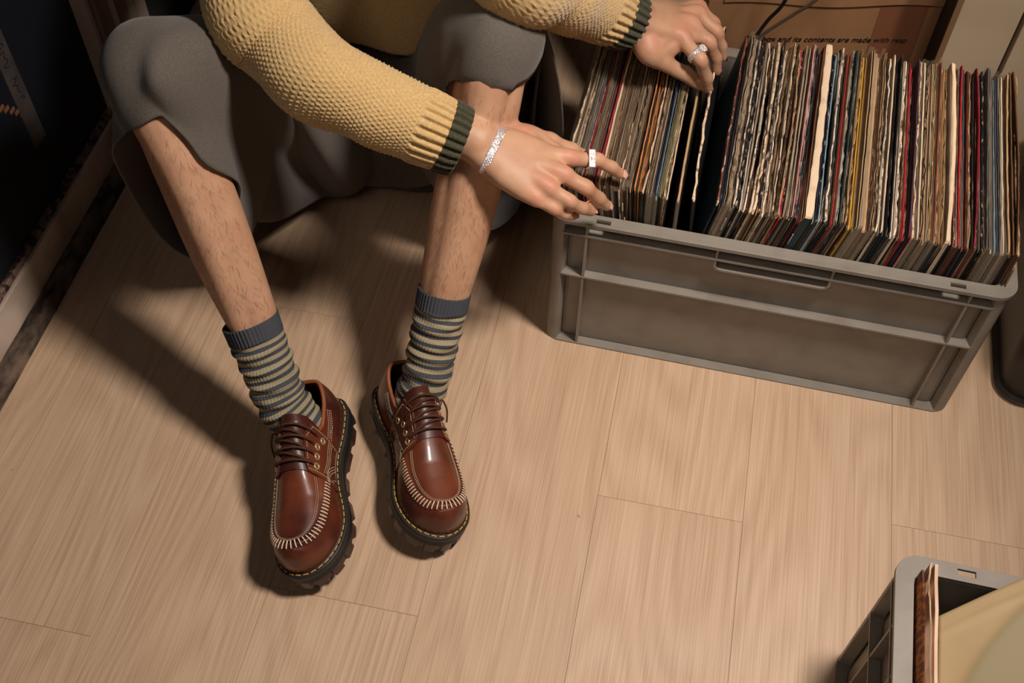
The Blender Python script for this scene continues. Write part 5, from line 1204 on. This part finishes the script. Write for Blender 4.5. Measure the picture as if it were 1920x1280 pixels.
# ------------------------------------------------------------------ jewellery
SILV2 = mat('rough_silver', (240, 232, 232), .42, (190, 178, 172), 700, .7, metal=.72)
def band(c, ax, up, r, fl, w, thick, rough, n=120, m=7, gap=None):
    """a band round a limb: ax along the limb, up towards the back of the hand"""
    c, ax = Vector(c), Vector(ax).normalized(); up = Vector(up); up = (up - ax * up.dot(ax)).normalized(); sd = ax.cross(up); rings = []
    for i in range(n):
        a = 2 * math.pi * i / n; rr = []
        dirv = up * (math.cos(a) * fl) + sd * math.sin(a)
        for j in range(m): 
            x = -w / 2 + w * j / (m - 1); b = random.uniform(0, rough) if rough else 0
            edge = 0 if 0 < j < m - 1 else thick * .5
            rr.append(c + ax * x + dirv * (r + (thick - edge + b)))
        rr += [c + ax * (w / 2) + dirv * r, c - ax * (w / 2) + dirv * r]
        rings.append(rr)
    rings.append(rings[0]); return MB().loft(rings, True, False)
wax = (Vector(WR_a) - Vector(EL_a)).normalized(); mid_a = sum((Vector(HAND_A[f][0]) for f in ('index', 'middle', 'ring', 'little')), Vector()) / 4
bax = (mid_a - Vector(WR_a)).normalized().lerp(wax, .35)
bc = Vector(WR_a) + (mid_a - Vector(WR_a)).normalized() * .0225 - nA * .0035
br = obj('bracelet', band(bc, bax, nA, .0300, .74, .0098, .0020, .0010, 190, 11), SILV2, loc=bc)
tag(br, 'wide silver bracelet with a rough glittering surface on the lower wrist', 'bracelet')
# signet ring on the lower forefinger
J = [Vector(q) for q in HAND_A['index']]; fa = (J[1] - J[0]).normalized(); rc = J[0].lerp(J[1], .66); un_ = (nA - fa * nA.dot(fa)).normalized()
rg = thing('ring', 'silver ring with a flat rectangular engraved top on the lower forefinger', 'ring', rc)
obj('band', band(rc, fa, un_, .0104, 1, .0060, .0012, 0, 48, 5), SILVER, rg, smooth=True)
sd_ = fa.cross(un_)
un2 = (un_ * .95 + sd_ * (.30 if sd_.y < 0 else -.30)).normalized(); sd2 = fa.cross(un2)
def plate(c, a, s, n, la, ls, h0, h1, mb=None):
    mb = mb or MB(); return mb.loft([[c + a * (la * x) + s * (ls * y) + n * h for x, y in ((-1, -1), (1, -1), (1, 1), (-1, 1))] for h in (h0, h1)])
obj('plate', plate(rc, fa, sd2, un2, .0042, .0108, .0098, .0126), mat('satin_silver', (244, 240, 244), .45, metal=.45), rg, bevel=.0005)
en = MB()
for k in range(7):
    p_ = rc + un2 * .0127 + fa * random.uniform(-.0028, .0028) + sd2 * random.uniform(-.008, .008)
    en.tube([p_, p_ + fa * random.uniform(-.0014, .0014) + sd2 * random.uniform(-.003, .003), p_ + fa * .0012], .00022, 5)
obj('engraving', en, mat('engraved_line', (120, 92, 96), .5), rg)
# stone ring on the upper forefinger
J = [Vector(q) for q in HAND_B['index']]; fa = (J[1] - J[0]).normalized(); rc = J[0].lerp(J[1], .80); un_ = (nB - fa * nB.dot(fa)).normalized()
rg = thing('ring', 'silver ring with a pale square stone on the upper forefinger', 'ring', rc)
obj('band', band(rc, fa, un_, .0103, 1, .0075, .0015, .0007, 60, 7), SILV2, rg)
sd_ = fa.cross(un_)
if sd_.dot(Vector((.9, .2, .5))) < 0: sd_ = -sd_
un2 = (un_ * .85 + sd_ * .5).normalized(); sd2 = fa.cross(un2)
obj('setting', plate(rc, fa, sd2, un2, .0058, .0062, .0095, .0128), SILV2, rg, bevel=.0012)
mb = MB(); 
mb.loft([[rc + un2 * h + fa * (.0046 * s * x) + sd2 * (.0052 * s * y) for x, y in ((-1, -.6), (-.6, -1), (.6, -1), (1, -.6), (1, .6), (.6, 1), (-.6, 1), (-1, .6))] for h, s in ((.0125, 1), (.0148, .95), (.0160, .62))])
obj('stone', mb, PEARL, rg, label='pale faceted stone')
gr = MB()
for k in range(14):
    a = 2 * math.pi * k / 14; c = rc + un2 * .0136 + fa * (.0055 * math.cos(a)) + sd2 * (.0060 * math.sin(a)); gr.tube([c - un2 * .0004, c + un2 * .0004], .00085, 6)
obj('claws', gr, SILVER, rg, smooth=True)
